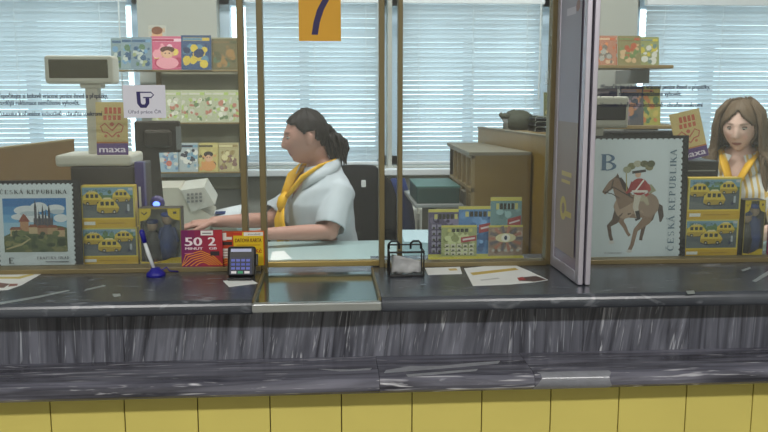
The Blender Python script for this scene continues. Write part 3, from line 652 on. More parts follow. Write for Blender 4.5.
flatprint(r, c, [([(470, 273), (515, 268), (519, 270), (473, 275.5)], (206, 178, 90)), ([(517, 278), (536, 276), (547, 280), (534, 282), (519, 281)], (84, 60, 58)), ([(517, 278), (523, 277), (526, 280), (519, 281)], (160, 60, 60)), ([(480, 280), (498, 278), (500, 279), (481, 281)], (190, 190, 190))])
r, c = flat('paper_card', 'small white card lying in front of the lottery tickets', 'card', [(425, 268), (460, 267), (462, 274), (428, 275)])
flatprint(r, c, [([(448, 269), (456, 268.5), (458, 270.5), (450, 271)], (204, 178, 110))])
r, c = flat('paper_slip', 'white paper slip lying under the card reader', 'paper slip', [(223, 281), (248, 278), (258, 283.5), (229, 287)])
# card reader
a = atz(241, 279, TOP + .001)
cr = thing('card_reader', 'black card payment terminal standing on the counter beside the hatch', 'card reader', (a.x, a.y + .012, TOP + .0007), (R(-16), 0, R(-3)))
W, H = .068, .078
MB().box(-W / 2, W / 2, -.012, .014, .004, H, .006).build('housing', M['black'], cr)
MB().box(-W / 2 + .004, W / 2 - .004, -.03, .03, 0, .006, .002).build('foot_stand', M['black'], cr).rotation_euler = (R(16), 0, 0)
p = Print(W * .8, H * .55, -.0122, (30, 34, 60))
for j, cs in enumerate((((226, 226, 230), (40, 150, 100), (226, 226, 230)), ((90, 100, 190),) * 4, ((70, 84, 180),) * 4, ((90, 100, 190),) * 4)):
    n_ = 4 if j else 3
    for i in range(n_): p.rect(.06 + i * .9 / n_, .06 + j * .23, .04 + (i + .85) * .9 / n_, .20 + j * .23, cs[i])
o = p.build('keypad_print', cr); o.location = (0, 0, H * .10)
p = Print(W * .74, H * .1, -.0122, (180, 186, 220)); o = p.build('screen', cr); o.location = (0, 0, H * .82)
MB().box(W / 2, W / 2 + .006, -.004, .006, .03, .06, .002).build('card_slot', M['dark'], cr)
# pen on stand
a = atz(156, 276, TOP)
ps = thing('counter_pen', 'blue pen leaning in a round blue holder on the counter', 'pen', (a.x, a.y, TOP))
MB().tube([(0, 0, 0), (0, 0, .008), (0, 0, .016), (0, 0, .022)], [.024, .023, .014, .010], 20).build('base', M['blue'], ps, True)
MB().tube([(-.004, 0, .018), (-.016, 0, .055), (-.024, 0, .085)], [.004, .005, .004], 10).build('pen_barrel', M['white'], ps, True)
MB().tube([(-.024, 0, .085), (-.030, 0, .112), (-.031, 0, .118)], [.006, .007, .004], 10).build('pen_cap', M['blue'], ps, True)
MB().tube([(.01, 0, .012), (.025, .01, .02), (.03, .02, .008), (.05, .03, .004)], .0018, 6).build('chain', M['blue'], ps, True)
# black holder with receipts
a = atz(389.5, 277, TOP); b = atz(423.5, 276, TOP); W = b.x - a.x
h_ = thing('wire_holder', 'black wire holder tray with two loops beside the lottery tickets', 'holder', ((a.x + b.x) / 2, a.y, TOP)); k = .0022
HH = .062
f = MB()
f.tube([(-W / 2, 0, k), (W / 2, 0, k), (W / 2, 0, HH), (-W / 2, 0, HH), (-W / 2, 0, k)], .0032, 8).tube([(-W / 2, .05, k), (W / 2, .05, k), (W / 2, .05, HH + .01), (-W / 2, .05, HH + .01), (-W / 2, .05, k)], .0026, 8)
for s_ in (-1, 1):
    for z_ in (k, HH): f.tube([(s_ * W / 2, 0, z_), (s_ * W / 2, .05, z_)], .0024, 6)
f.build('wire_frame', M['black'], h_)
for x_ in (-W / 2 + .002, W / 6): MB().tube([(x_, .045, HH), (x_, .045, HH + .014), (x_ + .006, .045, HH + .02), (x_ + .02, .045, HH + .02), (x_ + .026, .045, HH + .014), (x_ + .026, .045, HH)], .0028, 8).build('loop', M['black'], h_, True)
MB().box(-W / 2, W / 2, 0, .05, .001, .003).build('base_plate', M['black'], h_)
m = MB(); rn = random.Random(8); g_ = [[(-W / 2 + .006 + (W - .012) * i / 8, .008 + .012 * rn.random(), .006 + .05 * j / 6 * (1 - .05 * i)) for i in range(9)] for j in range(7)]
m._add([v for r_ in g_ for v in r_], [(j * 9 + i, j * 9 + i + 1, (j + 1) * 9 + i + 1, (j + 1) * 9 + i) for j in range(6) for i in range(8)])
o = m.build('crumpled_receipt', mat('grey_receipts', (168, 170, 172), .5, var=.15, scale=60), None, True); o.location = h_.location; tag(o, 'crumpled pale receipt inside the black wire holder', 'receipt')
sm = o.modifiers.new('s', 'SOLIDIFY'); sm.thickness = .0006

# ================================================================== OFFICE FURNITURE
dk_ = thing('clerk_desk', 'pale grey-green desk top behind the number seven window', 'desk', (0, 0, .15))
xa, xb, xc = -1.75, at(262, 230, .9).x, .37
MB().box(xa, xc, .135, .92, DESK - .15 - .03, DESK - .15, .003).box(xa, xb, .92, 1.42, DESK - .15 - .03, DESK - .15, .003).build('desktop', M['desk'], dk_)
MB().box(xa, xa + .03, .14, 1.40, 0, DESK - .18).build('side_panel', M['greyp'], dk_); MB().box(xc - .03, xc, .14, .90, 0, DESK - .18).build('side_panel', M['greyp'], dk_)
MB().box(xb - .04, xb, 1.3, 1.4, 0, DESK - .18).build('leg', M['greyp'], dk_)
d2 = thing('clerk_desk', 'pale desk top behind the rider stamp poster', 'desk', (0, 0, .15))
MB().box(.82, 2.2, .135, .80, DESK - .18, DESK - .15, .003).build('desktop', M['desk'], d2)
for x in (.82, 2.17): MB().box(x, x + .03, .14, .78, 0, DESK - .18).build('side_panel', M['greyp'], d2)
# papers on desk
r, c = flat('paper_stack', 'pale blue papers stacked on the desk behind the wire holder', 'papers', [(401, 243), (430, 243), (440, 246), (446, 258), (404, 256)], DESK, .05, mat('blueish_paper', (176, 200, 208), .6))
r, c = flat('paper_sheet', 'white sheet of paper at the near edge of the desk behind the hatch', 'paper', [(272, 252), (284, 251), (292, 259), (270, 261)], DESK, .001)
# left brown divider panel
a = at(-40, 154, .55); b = at(74, 140.5, 1.15); n_ = thing('divider_panel', 'brown wooden divider panel behind the castle stamp poster', 'divider', (a.x, a.y, DESK))
d = b - a; L = math.hypot(d.x, d.y); n_.rotation_euler = (0, 0, math.atan2(d.y, d.x))
MB().prism([(0, 0), (L, 0), (L, b.z - DESK), (0, a.z - DESK)], 0, .02).build('board', M['wood'], n_); MB().prism([(0, a.z - DESK), (L, b.z - DESK), (L, b.z - DESK + .006), (0, a.z - DESK + .006)], -.002, .022).build('edge_trim', M['shelf'], n_)
# dark register housing + pole display, left
Yb = .16
a = at(70, 167, Yb); b = at(134, 167, Yb)
rg = thing('cash_register', 'dark brown box housing under the beige customer display', 'cash register', ((a.x + b.x) / 2, Yb, DESK)); W = b.x - a.x; H = a.z - DESK
MB().box(-W / 2, W / 2, 0, .22, 0, H, .004).build('housing', M['greybox'], rg); MB().box(-.001, .001, -.001, 0, .02, H - .01).build('panel_seam', M['black'], rg)
def pole_display(hx0, hy0, hx1, hy1, npx, by0, by1, bx0, bx1, Y, lab, zrot=0):
    zb = at(bx0, by1, Y).z; c = at(npx, by1, Y)
    r = thing('customer_display', lab, 'customer display', (c.x, Y + .07, zb + .0005), (0, 0, zrot))
    X = lambda px: at(px, (hy0 + hy1) / 2, Y + .05).x - c.x
    Z = lambda py: at(npx, py, Y + .05).z - zb
    if bx1 > bx0: MB().box(at(bx0, by1, Y).x - c.x, at(bx1, by1, Y).x - c.x, -.07, .09, 0, Z(by0) , .008).build('base', M['beige'], r)
    MB().box(-.017, .017, -.02, .02, Z(by0) - .004 if bx1 > bx0 else 0, Z(hy1) + .01, .004).build('pole', M['beige'], r)
    MB().box(-.028, .028, -.028, .028, Z(hy1) - .012, Z(hy1) + .004, .005).build('swivel_neck', M['beige'], r)
    hd = MB().box(X(hx0), X(hx1), -.045, .03, Z(hy1), Z(hy0), .008).build('display_head', M['beige'], r)
    w_ = X(hx1) - X(hx0); hh = Z(hy0) - Z(hy1)
    MB().box(X(hx0) + w_ * .07, X(hx1) - w_ * .07, -.0465, -.044, Z(hy1) + hh * .2, Z(hy0) - hh * .14, .001).build('display_window', M['screen'] if lab.startswith('beige') else M['black'], hd)
    return r
pole_display(47, 56, 115, 84, 90, 154, 167, 55, 131, Yb, 'beige pole-mounted customer display standing on the dark register')
# maxa gift cards
def maxa(x0, y0, x1, y1, Y, lab, zrot, lean, z):
    r, p, W, H = card('gift_card_pack', lab, 'card pack', x0, y0, x1, y1, Y, .003, mat('gift_card', (214, 186, 132), .5), (214, 190, 124), (R(lean), R(zrot), 0), group='purple-footed gift card packs', z=z)
    p.rect(0, .0, 1, .22, (92, 58, 124)); p.text('maxa', .08, .05, .13, (236, 224, 236), .84, bold=.01); p.rect(0, .22, 1, .25, (190, 120, 60))
    for i in range(4): p.rect(.28 + i * .14, .78, .38 + i * .14, .90, (202, 96, 62)); p.rect(.24 + i * .15, .66, .34 + i * .15, .75, (206, 104, 70))
    for sx in (-1, 1):
        p.stroke([(.5, .34), (.5 + sx * .14, .42), (.5 + sx * .30, .44), (.5 + sx * .36, .54), (.5 + sx * .22, .60), (.5 + sx * .10, .52), (.5, .46)], .045, (196, 110, 80))
        p.ell(.5 + sx * .2, .36, .05, .03, (204, 120, 80))
    p.ell(.5, .58, .07, .04, (200, 104, 76)); p.build('printed_front', r); return r
zt_ = at(110, 164, Yb).z
maxa(97, 102, 126, 153.5, Yb - .0, 'upright orange gift card pack with purple foot band leaning on the left customer display pole', 0, -4, at(90, 154, Yb + .05).z + .001)
# right register + maxa
Yr = .16
a = at(652, 166, Yr); b = at(719, 166, Yr)
rg = thing('cash_register', 'black box housing between the rider stamp poster and long-haired clerk', 'cash register', ((a.x + b.x) / 2, Yr, DESK)); W = b.x - a.x; H = at(690, 161, Yr).z - DESK
MB().box(-W / 2, W / 2, 0, .2, 0, H, .004).build('housing', M['black'], rg); MB().box(-W / 2 + .01, W / 2 - .01, -.001, 0, H - .03, H - .026).build('panel_seam', M['grey'], rg)
maxa(679, 110, 712, 160, Yr + .03, 'yellow gift card pack with purple foot band tilted on the black box beside the clerk', -13, -6, DESK + H + .004)
a = at(600, 131, .42); b = at(680, 131, .42)
bx = thing('monitor', 'black monitor top showing above the rider stamp poster', 'monitor', ((a.x + b.x) / 2, .42, DESK)); W = b.x - a.x; H = a.z - DESK
MB().box(-W / 2, W / 2, 0, .04, .06, H, .006).build('screen_housing', M['black'], bx); MB().box(-.03, .03, .01, .03, .005, .08).build('stand', M['black'], bx); MB().box(-.09, .09, -.05, .09, 0, .008, .003).build('foot', M['black'], bx)
# right customer display (white frame)
c = at(601, 128, .25); zb = DESK
r = thing('customer_display', 'off-white customer display behind the poster frame at the right pane', 'customer display', (c.x, .25, DESK))
X = lambda px: at(px, 112, .25).x - c.x; Z = lambda py: at(601, py, .25).z - DESK
MB().box(X(580), X(628), -.01, .05, Z(128), Z(96.5), .008).build('display_head', M['beige'], r)
MB().box(X(584), X(624.5), -.012, -.009, Z(120), Z(104.5), .003).build('display_window', M['black'], r)
MB().box(-.012, .012, .01, .035, .01, Z(128) + .004, .003).build('pole', M['beige'], r); MB().box(-.06, .06, -.04, .08, 0, .012, .004).build('base', M['beige'], r)
# purple folder and blue lamp device left
a = at(134, 162, .14); b = at(143, 162, .14)
r = thing('upright_folder', 'narrow purple folder standing between the van puzzles and the toy box', 'folder', ((a.x + b.x) / 2, .14, DESK))
MB().box(-.012, .012, 0, .03, 0, a.z - DESK, .002).build('spine', M['purple'], r); MB().box(-.003, .003, -.001, 0, .24, .30).build('spine_label', M['paper'], r)
c = at(151, 206, .14)
r = thing('barcode_scanner', 'small dark scanner with a glowing blue lamp above the toy box', 'scanner', (c.x + .006, .195, DESK))
zz = c.z - DESK
MB().tube([(0, .0, .012), (.004, .0, zz * .6), (.002, 0, zz)], [.012, .010, .012], 12).sph((0, -.0, zz), .019, 1.1, 1, 1.15).build('body', M['purple'], r, True)
MB().sph((.001, -.017, zz), .0075, 1.3, .5, 1).build('lamp', M['led'], r, True); MB().cyl((0, 0, 0), (0, 0, .012), .035, .03, 20).build('foot', M['dark'], r)
# dark monitor back and stand by rack
a = at(136, 153, .8); b = at(181, 153, .8)
r = thing('monitor', 'dark monitor seen from behind below the white glass sign', 'monitor', ((a.x + b.x) / 2, .8, DESK), (0, 0, R(12))); W = b.x - a.x; z0 = a.z - DESK; z1 = at(150, 121, .8).z - DESK
MB().box(-W / 2, W / 2, 0, .035, z0, z1, .006).box(-W * .3, W * .3, -.03, 0, z0 + .02, z1 - .03, .01).build('screen_housing', M['greybox'], r)
MB().prism([(-.05, 0), (.02, 0), (.0, z0 + .03), (-.06, z0 + .03)], -.012, .012).build('stand', M['greybox'], r); MB().box(-.12, .02, -.05, .07, 0, .012, .004).build('foot', M['greybox'], r)
MB().box(W / 2 - .016, W / 2 + .002, -.004, 0, z0 + .01, z1 - .02).build('side_trim', M['grey'], r)
# dark upright post piece (left of printer)
# printer
c = at(190, 222, 1.10)
pr_ = thing('printer', 'grey-white office printer with slanted paper tray on the desk', 'printer', (c.x, 1.10, DESK), (0, 0, R(4)))
X = lambda px: (px - 190) * 3.23 / 823
MB().prism([(X(150), .0), (X(212), 0), (X(212), .07), (X(200), .10), (X(180), .185), (X(150), .185)], 0, .26).build('housing', M['beige'], pr_)
m = MB(); m._add([(X(182), -.003, .175), (X(205), -.003, .185), (X(215), -.003, .115), (X(192), -.003, .09)] + [(X(182), .20, .19), (X(205), .20, .2), (X(215), .20, .13), (X(192), .20, .105)], [(0, 1, 2, 3), (4, 5, 6, 7), (0, 4, 5, 1), (1, 5, 6, 2), (2, 6, 7, 3), (3, 7, 4, 0)]); m.build('control_panel', mat('light_grey_plastic', (196, 196, 186), .5), pr_)
m = MB()
for i in range(3):
    for j in range(4): m.box(X(188 + j * 4), X(190.5 + j * 4), -.005, -.003, .125 + i * .014 + j * .001, .134 + i * .014 + j * .001)
m.build('buttons', M['grey'], pr_)
m = MB(); m._add([(X(208), -.02, .05), (X(240), -.02, .075), (X(240), .18, .085), (X(208), .18, .06), (X(208), -.02, .055), (X(240), -.02, .08), (X(240), .18, .09), (X(208), .18, .065)], [(0, 1, 2, 3), (4, 5, 6, 7), (0, 1, 5, 4), (1, 2, 6, 5), (2, 3, 7, 6), (3, 0, 4, 7)]); m.build('paper_tray', M['white'], pr_)
MB().box(X(214), X(224), .04, .1, .072, .075).build('tray_slot', M['navy'], pr_)
MB().box(X(208), X(236), 0, .16, 0, .05, .006).build('lower_cassette', M['beige'], pr_)
# wooden tray / keyboard under hands
k0 = atz(196, 226, DESK + .02)
r = thing('keyboard', 'grey keyboard under the clerk hands behind the magenta pack', 'keyboard', (k0.x, 0.86, DESK), (0, 0, R(20)))
MB().box(-.19, .19, -.06, .06, 0, .014, .003).build('case', M['greyp'], r); m = MB()
for i in range(14):
    for j in range(4): m.box(-.18 + i * .026, -.158 + i * .026, -.05 + j * .026, -.028 + j * .026, .014, .02)
m.build('keys', M['dark'], r, kind=None)
# drawer cabinet
A = at(447, 143, 1.45); B = at(472, 152, .92); zt = 1.33
cb = thing('drawer_cabinet', 'brown wooden cabinet with pigeonholes under the right-hand blind', 'cabinet', (B.x, .92, .15)); H = zt - .15
CW = at(534, 152, .92).x - B.x; CW = min(CW, .27)
CW = .225
MB().prismz([(.012, 0), (CW, 0), (CW - .085, .55), (.012, .55)], 0, H - .012).build('carcass', M['wood2'], cb); MB().prismz([(-.012, -.006), (CW, -.006), (CW - .087, .56), (-.012, .56)], H - .012, H).build('top_board', M['greyp'], cb)
m = MB()
for j in range(6): m.box(0, .012, j * .1083, j * .1083 + .01, .6, H - .012)
m.box(0, .012, .5415, .55, .6, H - .012)
for z_ in (.6, .76, .90, 1.03, H - .024): m.box(0, .0118, 0, .55, z_, z_ + .012)
m.build('pigeonhole_frame', M['shelf'], cb)
for j in range(5):
    for k_ in range(3):
        dr = MB().box(.004 - .012 * ((j + k_) % 2), .013, j * .1083 + .014, j * .1083 + .104, .616 + k_ * .142, .74 + k_ * .138, .002).build('drawer', M['greyp'] if (j + k_) % 2 else M['shelf'], cb)
# tall partition between workstations
A = at(478, 128, 1.55); B = at(550, 138, .78); d = (B - A); d.z = 0; L = d.length * 1.36; u = d.normalized()
tp = thing('office_divider', 'tall brown wooden divider board running back to the window beside the cabinet', 'divider', (A.x, A.y, .15), (0, 0, math.atan2(u.y, u.x)))
MB().box(0, L, 0, .025, 0, A.z - .15, .002).build('board', M['wood2'], tp); MB().box(-.003, L + .003, -.003, .028, A.z - .15, A.z - .144, .001).build('edge_strip', M['greyp'], tp)
# shelf top behind divider carrying bag and wire tray
q0 = at(512, 134, 1.18); sh = thing('side_cupboard', 'low cupboard standing behind the tall wooden divider', 'cupboard', (.72, 1.30, .15))
MB().box(-.10, .22, -.03, .30, 0, A.z - .17, .002).build('carcass', M['wood2'], sh); MB().box(-.105, .225, -.035, .305, A.z - .17, A.z - .155, .002).build('top_board', M['shelf'], sh)
zs = A.z - .005
c = at(519, 134, 1.42)
bg = thing('bag', 'dark olive rounded bag lying on top of the tall divider cupboard', 'bag', (c.x + .01, 1.47, zs))
MB().sph((.0, 0, .04), .05, 1.35, 1, .95).sph((.07, .0, .032), .035, 1.6, 1, .9).build('bag_body', M['bag'], bg, True)
MB().tube([(-.05, 0, .02), (-.065, 0, .05), (-.05, 0, .075), (-.02, 0, .085)], .006, 8).build('strap', M['bag'], bg, True)
c2 = at(503, 134, 1.40)
st = thing('office_device', 'small dark knobbly device standing left of the bag on the divider', 'device', (c2.x + .01, 1.40, zs))
MB().tube([(0, 0, 0), (0, 0, .035), (-.004, 0, .055)], [.012, .010, .014], 10).build('stem', M['grey'], st, True); MB().sph((-.004, 0, .062), .018, 1.15, 1, .8).sph((-.02, 0, .068), .010).sph((.012, 0, .07), .009).build('head', M['bag'], st, True)
c3 = at(541, 140, 1.34)
wt = thing('letter_tray', 'dark wire letter tray of stacked papers on the divider beside the poster frame', 'letter tray', (c3.x + .015, 1.335, zs))
MB().box(-.055, .07, -.06, .07, .0, .012).box(-.055, .07, -.06, .07, .024, .034).box(-.055, .07, -.06, .07, .046, .056).build('trays', M['dark'], wt)
f = MB()
for z_ in (.018, .040, .062): f.tube([(-.06, -.064, z_ - .015), (-.058, -.064, z_), (-.05, -.064, z_ + .003), (.07, -.064, z_ + .003)], .0018, 6)
f.build('wire_rims', M['wire'], wt)
# green box on low pedestal
q = at(417, 206, .90); q2 = at(464, 206, .90)
pd = thing('side_pedestal', 'grey pedestal standing under the dark green box', 'pedestal', ((q.x + q2.x) / 2, 1.08, .15)); W = q2.x - q.x
MB().box(-W / 2 + .075, W / 2, -.14, .3, 0, q.z - .15 - .012, .003).build('carcass', M['greyp'], pd); MB().box(-W / 2 - .004, W / 2 + .004, -.145, .305, q.z - .162, q.z - .15, .002).build('top_board', M['grey'], pd)
gb = thing('green_box', 'dark teal-green lidded box standing in front of the radiator', 'box', ((q.x + q2.x) / 2, .96, q.z)); W = W * .92; hh = at(430, 189, .94).z - q.z
MB().box(-W / 2, W / 2, 0, .28, 0, hh, .003).build('box_body', M['teal'], gb); MB().box(-W / 2 - .003, W / 2 + .003, -.003, .283, hh, hh + .008, .002).build('lid', mat('teal_lid', (50, 92, 84), .4), gb)
# chair 1
def office_chair(c, ang, lab, seat_z):
    r = thing('office_chair', lab, 'chair', (c.x, c.y, .15), (0, 0, ang)); s0 = seat_z - .15
    MB().box(-.22, .22, -.23, .20, s0 - .08, s0, .03).build('seat', M['blackfab'], r, True)
    m = MB(); rows = []
    for j in range(9):
        t = j / 8; hwid = .165 * (1 - .55 * max(0, (t - .75) / .25) ** 2) * (.86 + .14 * min(1, t * 3)); z_ = s0 + .08 + t * .50
        rows.append([(hwid * math.cos(a) , .24 + .028 * math.sin(a) + .02 * t - .05 * (math.cos(a) ** 2) * .6, z_) for a in [2 * math.pi * k / 24 for k in range(24)]])
    m.rings(rows); m.build('backrest', M['blackfab'], r, True)
    MB().box(-.03, .03, .22, .28, s0 - .06, s0 + .3, .006).build('back_support', M['black'], r)
    MB().cyl((0, 0, .08), (0, 0, s0 - .07), .025).build('gas_column', M['black'], r)
    for k in range(5):
        a = k * 2 * math.pi / 5; lg = MB().tube([(0, 0, .09), (.24 * math.cos(a), .24 * math.sin(a), .06)], [.022, .014], 8).build('base_leg', M['black'], r)
        MB().sph((.24 * math.cos(a), .24 * math.sin(a), .026), .026, n=6).build('caster', M['black'], lg, True)
    return r
c = at(362, 200, 1.38)
ch = office_chair(Vector((c.x - .07, 1.16, 0)), R(-14), 'black fabric office chair behind the dark-haired clerk', .66)
MB().box(.015, .035, .212, .218, 1.0, 1.03, .002).build('hanging_tag', M['paper'], ch)
# navy jacket hanging on chair right side
m = MB(); rows = []
for j in range(10):
    t = j / 9; w_ = .060 + .02 * math.sin(t * 3.0); z_ = 1.03 - t * .42
    rows.append([(.16 + w_ * math.cos(a) * (1 - .5 * (1 - t) ** 4), .30 + .045 * math.sin(a), z_) for a in [2 * math.pi * k / 20 for k in range(20)]])
m.rings(rows); o = m.build('jacket', M['navy'], None, True); o.location = ch.location; o.rotation_euler = ch.rotation_euler
tag(o, 'navy blue jacket hung over the right edge of the office chair', 'jacket')

# ================================================================== MAGAZINE RACKS
def magazine(W, H, Y, px, pytop, z, lab, base, cols, seed, group, lean=-14, kind=0, face=None, zrot=0, t=.003):
    c = at(px, pytop, Y)
    r = thing('magazine', lab, 'magazine', (c.x, Y, z), (R(lean), 0, R(zrot)), group)
    MB().box(-W / 2, W / 2, 0, t, 0, H).build('pages', M['paper'], r)
    p = Print(W, H, -.0002, base); p.blobs(26, cols, .03, .03, .97, .8, .05, .16, seed); p.rect(.06, .84, .94, .93, cols[0]); p.rect(.06, .85, .7, .92, cols[1])
    if kind == 1: p.ell(.5, .80, .30, .15, (206, 160, 120)); p.ell(.5, .88, .32, .09, face); p.ell(.5, .56, .4, .14, (186, 110, 90))
    elif face: p.ell(.5, .50, .2, .16, (206, 160, 120)); p.ell(.5, .60, .22, .1, face); p.ell(.5, .2, .34, .18, cols[2]); p.ell(.5, .46, .14, .12, (214, 170, 134)); [p.ell(x, .49, .025, .02, (30, 30, 40), 7) for x in (.44, .56)]
    p.build('cover', r); return r
rkY = 1.52
a = at(113, 66, rkY); b = at(238, 66, rkY)
rk = thing('magazine_rack', 'wall rack with three wooden shelves of children magazines between windows', 'rack', ((a.x + b.x) / 2, rkY + .06, at(180, 172, rkY).z)); W = b.x - a.x; zb = rk.location.z
x145 = at(147, 66, rkY).x - rk.location.x; 
zz = [at(180, y, rkY).z - zb for y in (70, 122.5, 172)]
for z_, x_ in zip(zz, (-W / 2, x145, x145)): MB().box(x_, W / 2, -.07, .13, z_ - .006, z_, .001).build('shelf', M['shelf'], rk)
MB().box(x145, W / 2 - .0, .14, .165, -.1, zz[0] + .15).build('back_panel', mat('rack_back', (160, 158, 134), .7), rk)
for x_ in (x145 + .01, W / 2 - .01): MB().box(x_ - .01, x_ + .01, .12, .14, -.15, zz[0] + .12).build('upright', M['shelf'], rk)
mg = 'children magazines on the top rack shelf'
mh = lambda y0, y1: (y1 - y0) / 823 * 3.6
blueg = [(110, 150, 180), (60, 90, 120), (150, 160, 120), (180, 190, 180), (90, 120, 90)]
specs = [(121, 40, 20, (130, 150, 150), blueg, None, 'blue-green comic magazine leftmost on the top rack shelf'), (131, 39, 20, (136, 156, 160), blueg, None, 'blue-green comic magazine second from left on the top rack shelf'), (141, 39, 20, (120, 140, 150), blueg, None, 'blue-green comic magazine third from left on the top rack shelf'),
         (157, 27, 17, (176, 176, 164), [(190, 160, 130), (170, 180, 170), (150, 60, 90), (200, 200, 190)], (120, 70, 40), 'tall pale magazine with a portrait behind the pink magazine'),
         (167, 38, 32, (196, 92, 122), [(228, 190, 200), (170, 50, 84), (222, 150, 160), (216, 190, 90)], (90, 50, 40), 'pink cartoon magazine in the middle of the top rack shelf'),
         (196, 37, 29, (50, 76, 112), [(196, 170, 70), (90, 130, 150), (200, 176, 60), (34, 50, 84)], None, 'dark blue magazine with yellow burst on the top rack shelf'),
         (224, 40, 27, (104, 96, 62), [(84, 84, 54), (120, 100, 64), (90, 110, 84), (150, 116, 66)], None, 'brown-green magazine rightmost on the top rack shelf')]
for i, (px, py, wpx, base, cols, face, lab) in enumerate(specs):
    Y = rkY - .005 - .006 * (i % 3) + (.016 if i == 3 else 0)
    magazine(wpx / 823 * 3.62, mh(py, 70) * 1.02, Y, px, 55, zb + zz[0] + .001, lab, base, cols, 10 + i, mg, -8, face=face, kind=1 if i == 3 else 0)
cols_ = [(170, 190, 110), (200, 196, 180), (110, 130, 90), (180, 120, 100), (220, 220, 200)]
names = ['first', 'second', 'third', 'fourth', 'fifth', 'sixth', 'seventh']
for i in range(7):
    magazine(.075, mh(90, 122) , rkY - .004 * (i % 2) - .004, 160 + i * 12, 100, zb + zz[1] + .001, 'green and white comic, %s from left on the middle rack shelf' % names[i], (176, 180, 150), cols_, 30 + i, 'comics on the middle rack shelf', -8)
cc = [((150, 176, 190), [(110, 140, 170), (190, 110, 90), (200, 200, 190)], 'pale blue comic leftmost on the bottom rack shelf'), ((170, 180, 180), [(120, 160, 180), (60, 60, 70), (220, 220, 210)], 'grey-blue comic with dark figure on the bottom rack shelf'), ((190, 176, 110), [(200, 190, 120), (90, 80, 50), (210, 150, 90)], 'yellow comic with a face on the bottom rack shelf'), ((176, 166, 120), [(150, 130, 80), (210, 200, 150), (130, 100, 90)], 'tan comic rightmost on the bottom rack shelf')]
for i, (bs, cl, lab) in enumerate(cc):
    magazine(.092, mh(143, 172), rkY - .004, 168 + i * 20, 150, zb + zz[2] + .001, lab, bs, cl, 50 + i, 'comics on the bottom rack shelf', -8, face=(50, 40, 36) if i == 2 else None)
# right shelves
rY = 1.35
def wallshelf(px0, px1, py, lab):
    a = at(px0, py, rY); b = at(px1, py, rY); r = thing('wall_shelf', lab, 'shelf', ((a.x + b.x) / 2, rY, a.z)); W = b.x - a.x
    MB().box(-W / 2, W / 2, -.10, .19, -.014, 0, .002).build('board', M['shelf'], r)
    for s_ in (-.4, .35): MB().prism([(0, 0), (.006, 0), (.006, -.06), (0, -.06)], .0, .4).build('bracket', M['grey'], r).location = (s_ * W, -.0, -.014)
    return r, a.z
r1, z1 = wallshelf(560, 664, 65.5, 'upper brown shelf of magazines beside the right-hand blind')
r2, z2 = wallshelf(560, 674, 125, 'lower brown shelf behind the off-white customer display')
org = [(190, 100, 60), (200, 170, 140), (120, 110, 100), (210, 130, 80), (160, 160, 150)]
sp = [(596, 37, 22, (176, 110, 84), org, 'orange magazine leftmost on the upper right shelf'), (606, 37, 22, (170, 120, 96), org, 'orange magazine second from left on the upper right shelf'), (616, 37, 22, (180, 112, 80), org, 'orange magazine third from left on the upper right shelf'),
      (630, 37, 24, (130, 124, 84), [(170, 90, 60), (110, 130, 80), (190, 160, 120)], 'green and orange magazine on the upper right shelf'), (649, 38, 22, (140, 146, 96), [(196, 180, 70), (110, 130, 120), (200, 200, 190)], 'yellow-green magazine rightmost on the upper right shelf')]
for i, (px, py, wpx, bs, cl, lab) in enumerate(sp): magazine(wpx / 823 * 3.45, (66 - py) / 823 * 3.45, rY - .005 * (i % 2) - .06, px, 50, z1 + .001, lab, bs, cl, 70 + i, 'magazines on the upper right shelf', -8, zrot=0)
sp = [(606, 88, 26, (84, 70, 84), [(60, 60, 80), (120, 110, 120), (90, 60, 80)], 'dark purple magazine leftmost on the lower right shelf'), (633, 86, 24, (84, 84, 88), [(170, 120, 84), (140, 120, 130), (60, 70, 84)], 'grey magazine in the middle of the lower right shelf'), (650, 86, 24, (160, 158, 80), [(190, 170, 90), (190, 120, 70), (90, 120, 80)], 'yellow-green magazine rightmost on the lower right shelf')]
for i, (px, py, wpx, bs, cl, lab) in enumerate(sp): magazine(wpx / 823 * 3.45, (125 - py) / 823 * 3.45, rY - .006 * (i % 2) - .06, px, 100, z2 + .001, lab, bs, cl, 80 + i, 'magazines on the lower right shelf', -8)
# magazines seen between the blind and poster frame
r3 = thing('wall_shelf', 'narrow shelf just left of the aluminium poster frame', 'shelf', (at(556, 118, 1.45).x, 1.45, at(556, 120, 1.45).z)); MB().box(-.04, .10, -.05, .3, -.012, 0).build('board', M['shelf'], r3)
magazine(.12, .12, 1.44, 558, 90, r3.location.z + .001, 'green and red magazine just left of the poster frame', (120, 124, 84), [(170, 70, 60), (110, 140, 80), (190, 180, 120)], 91, None, -6)

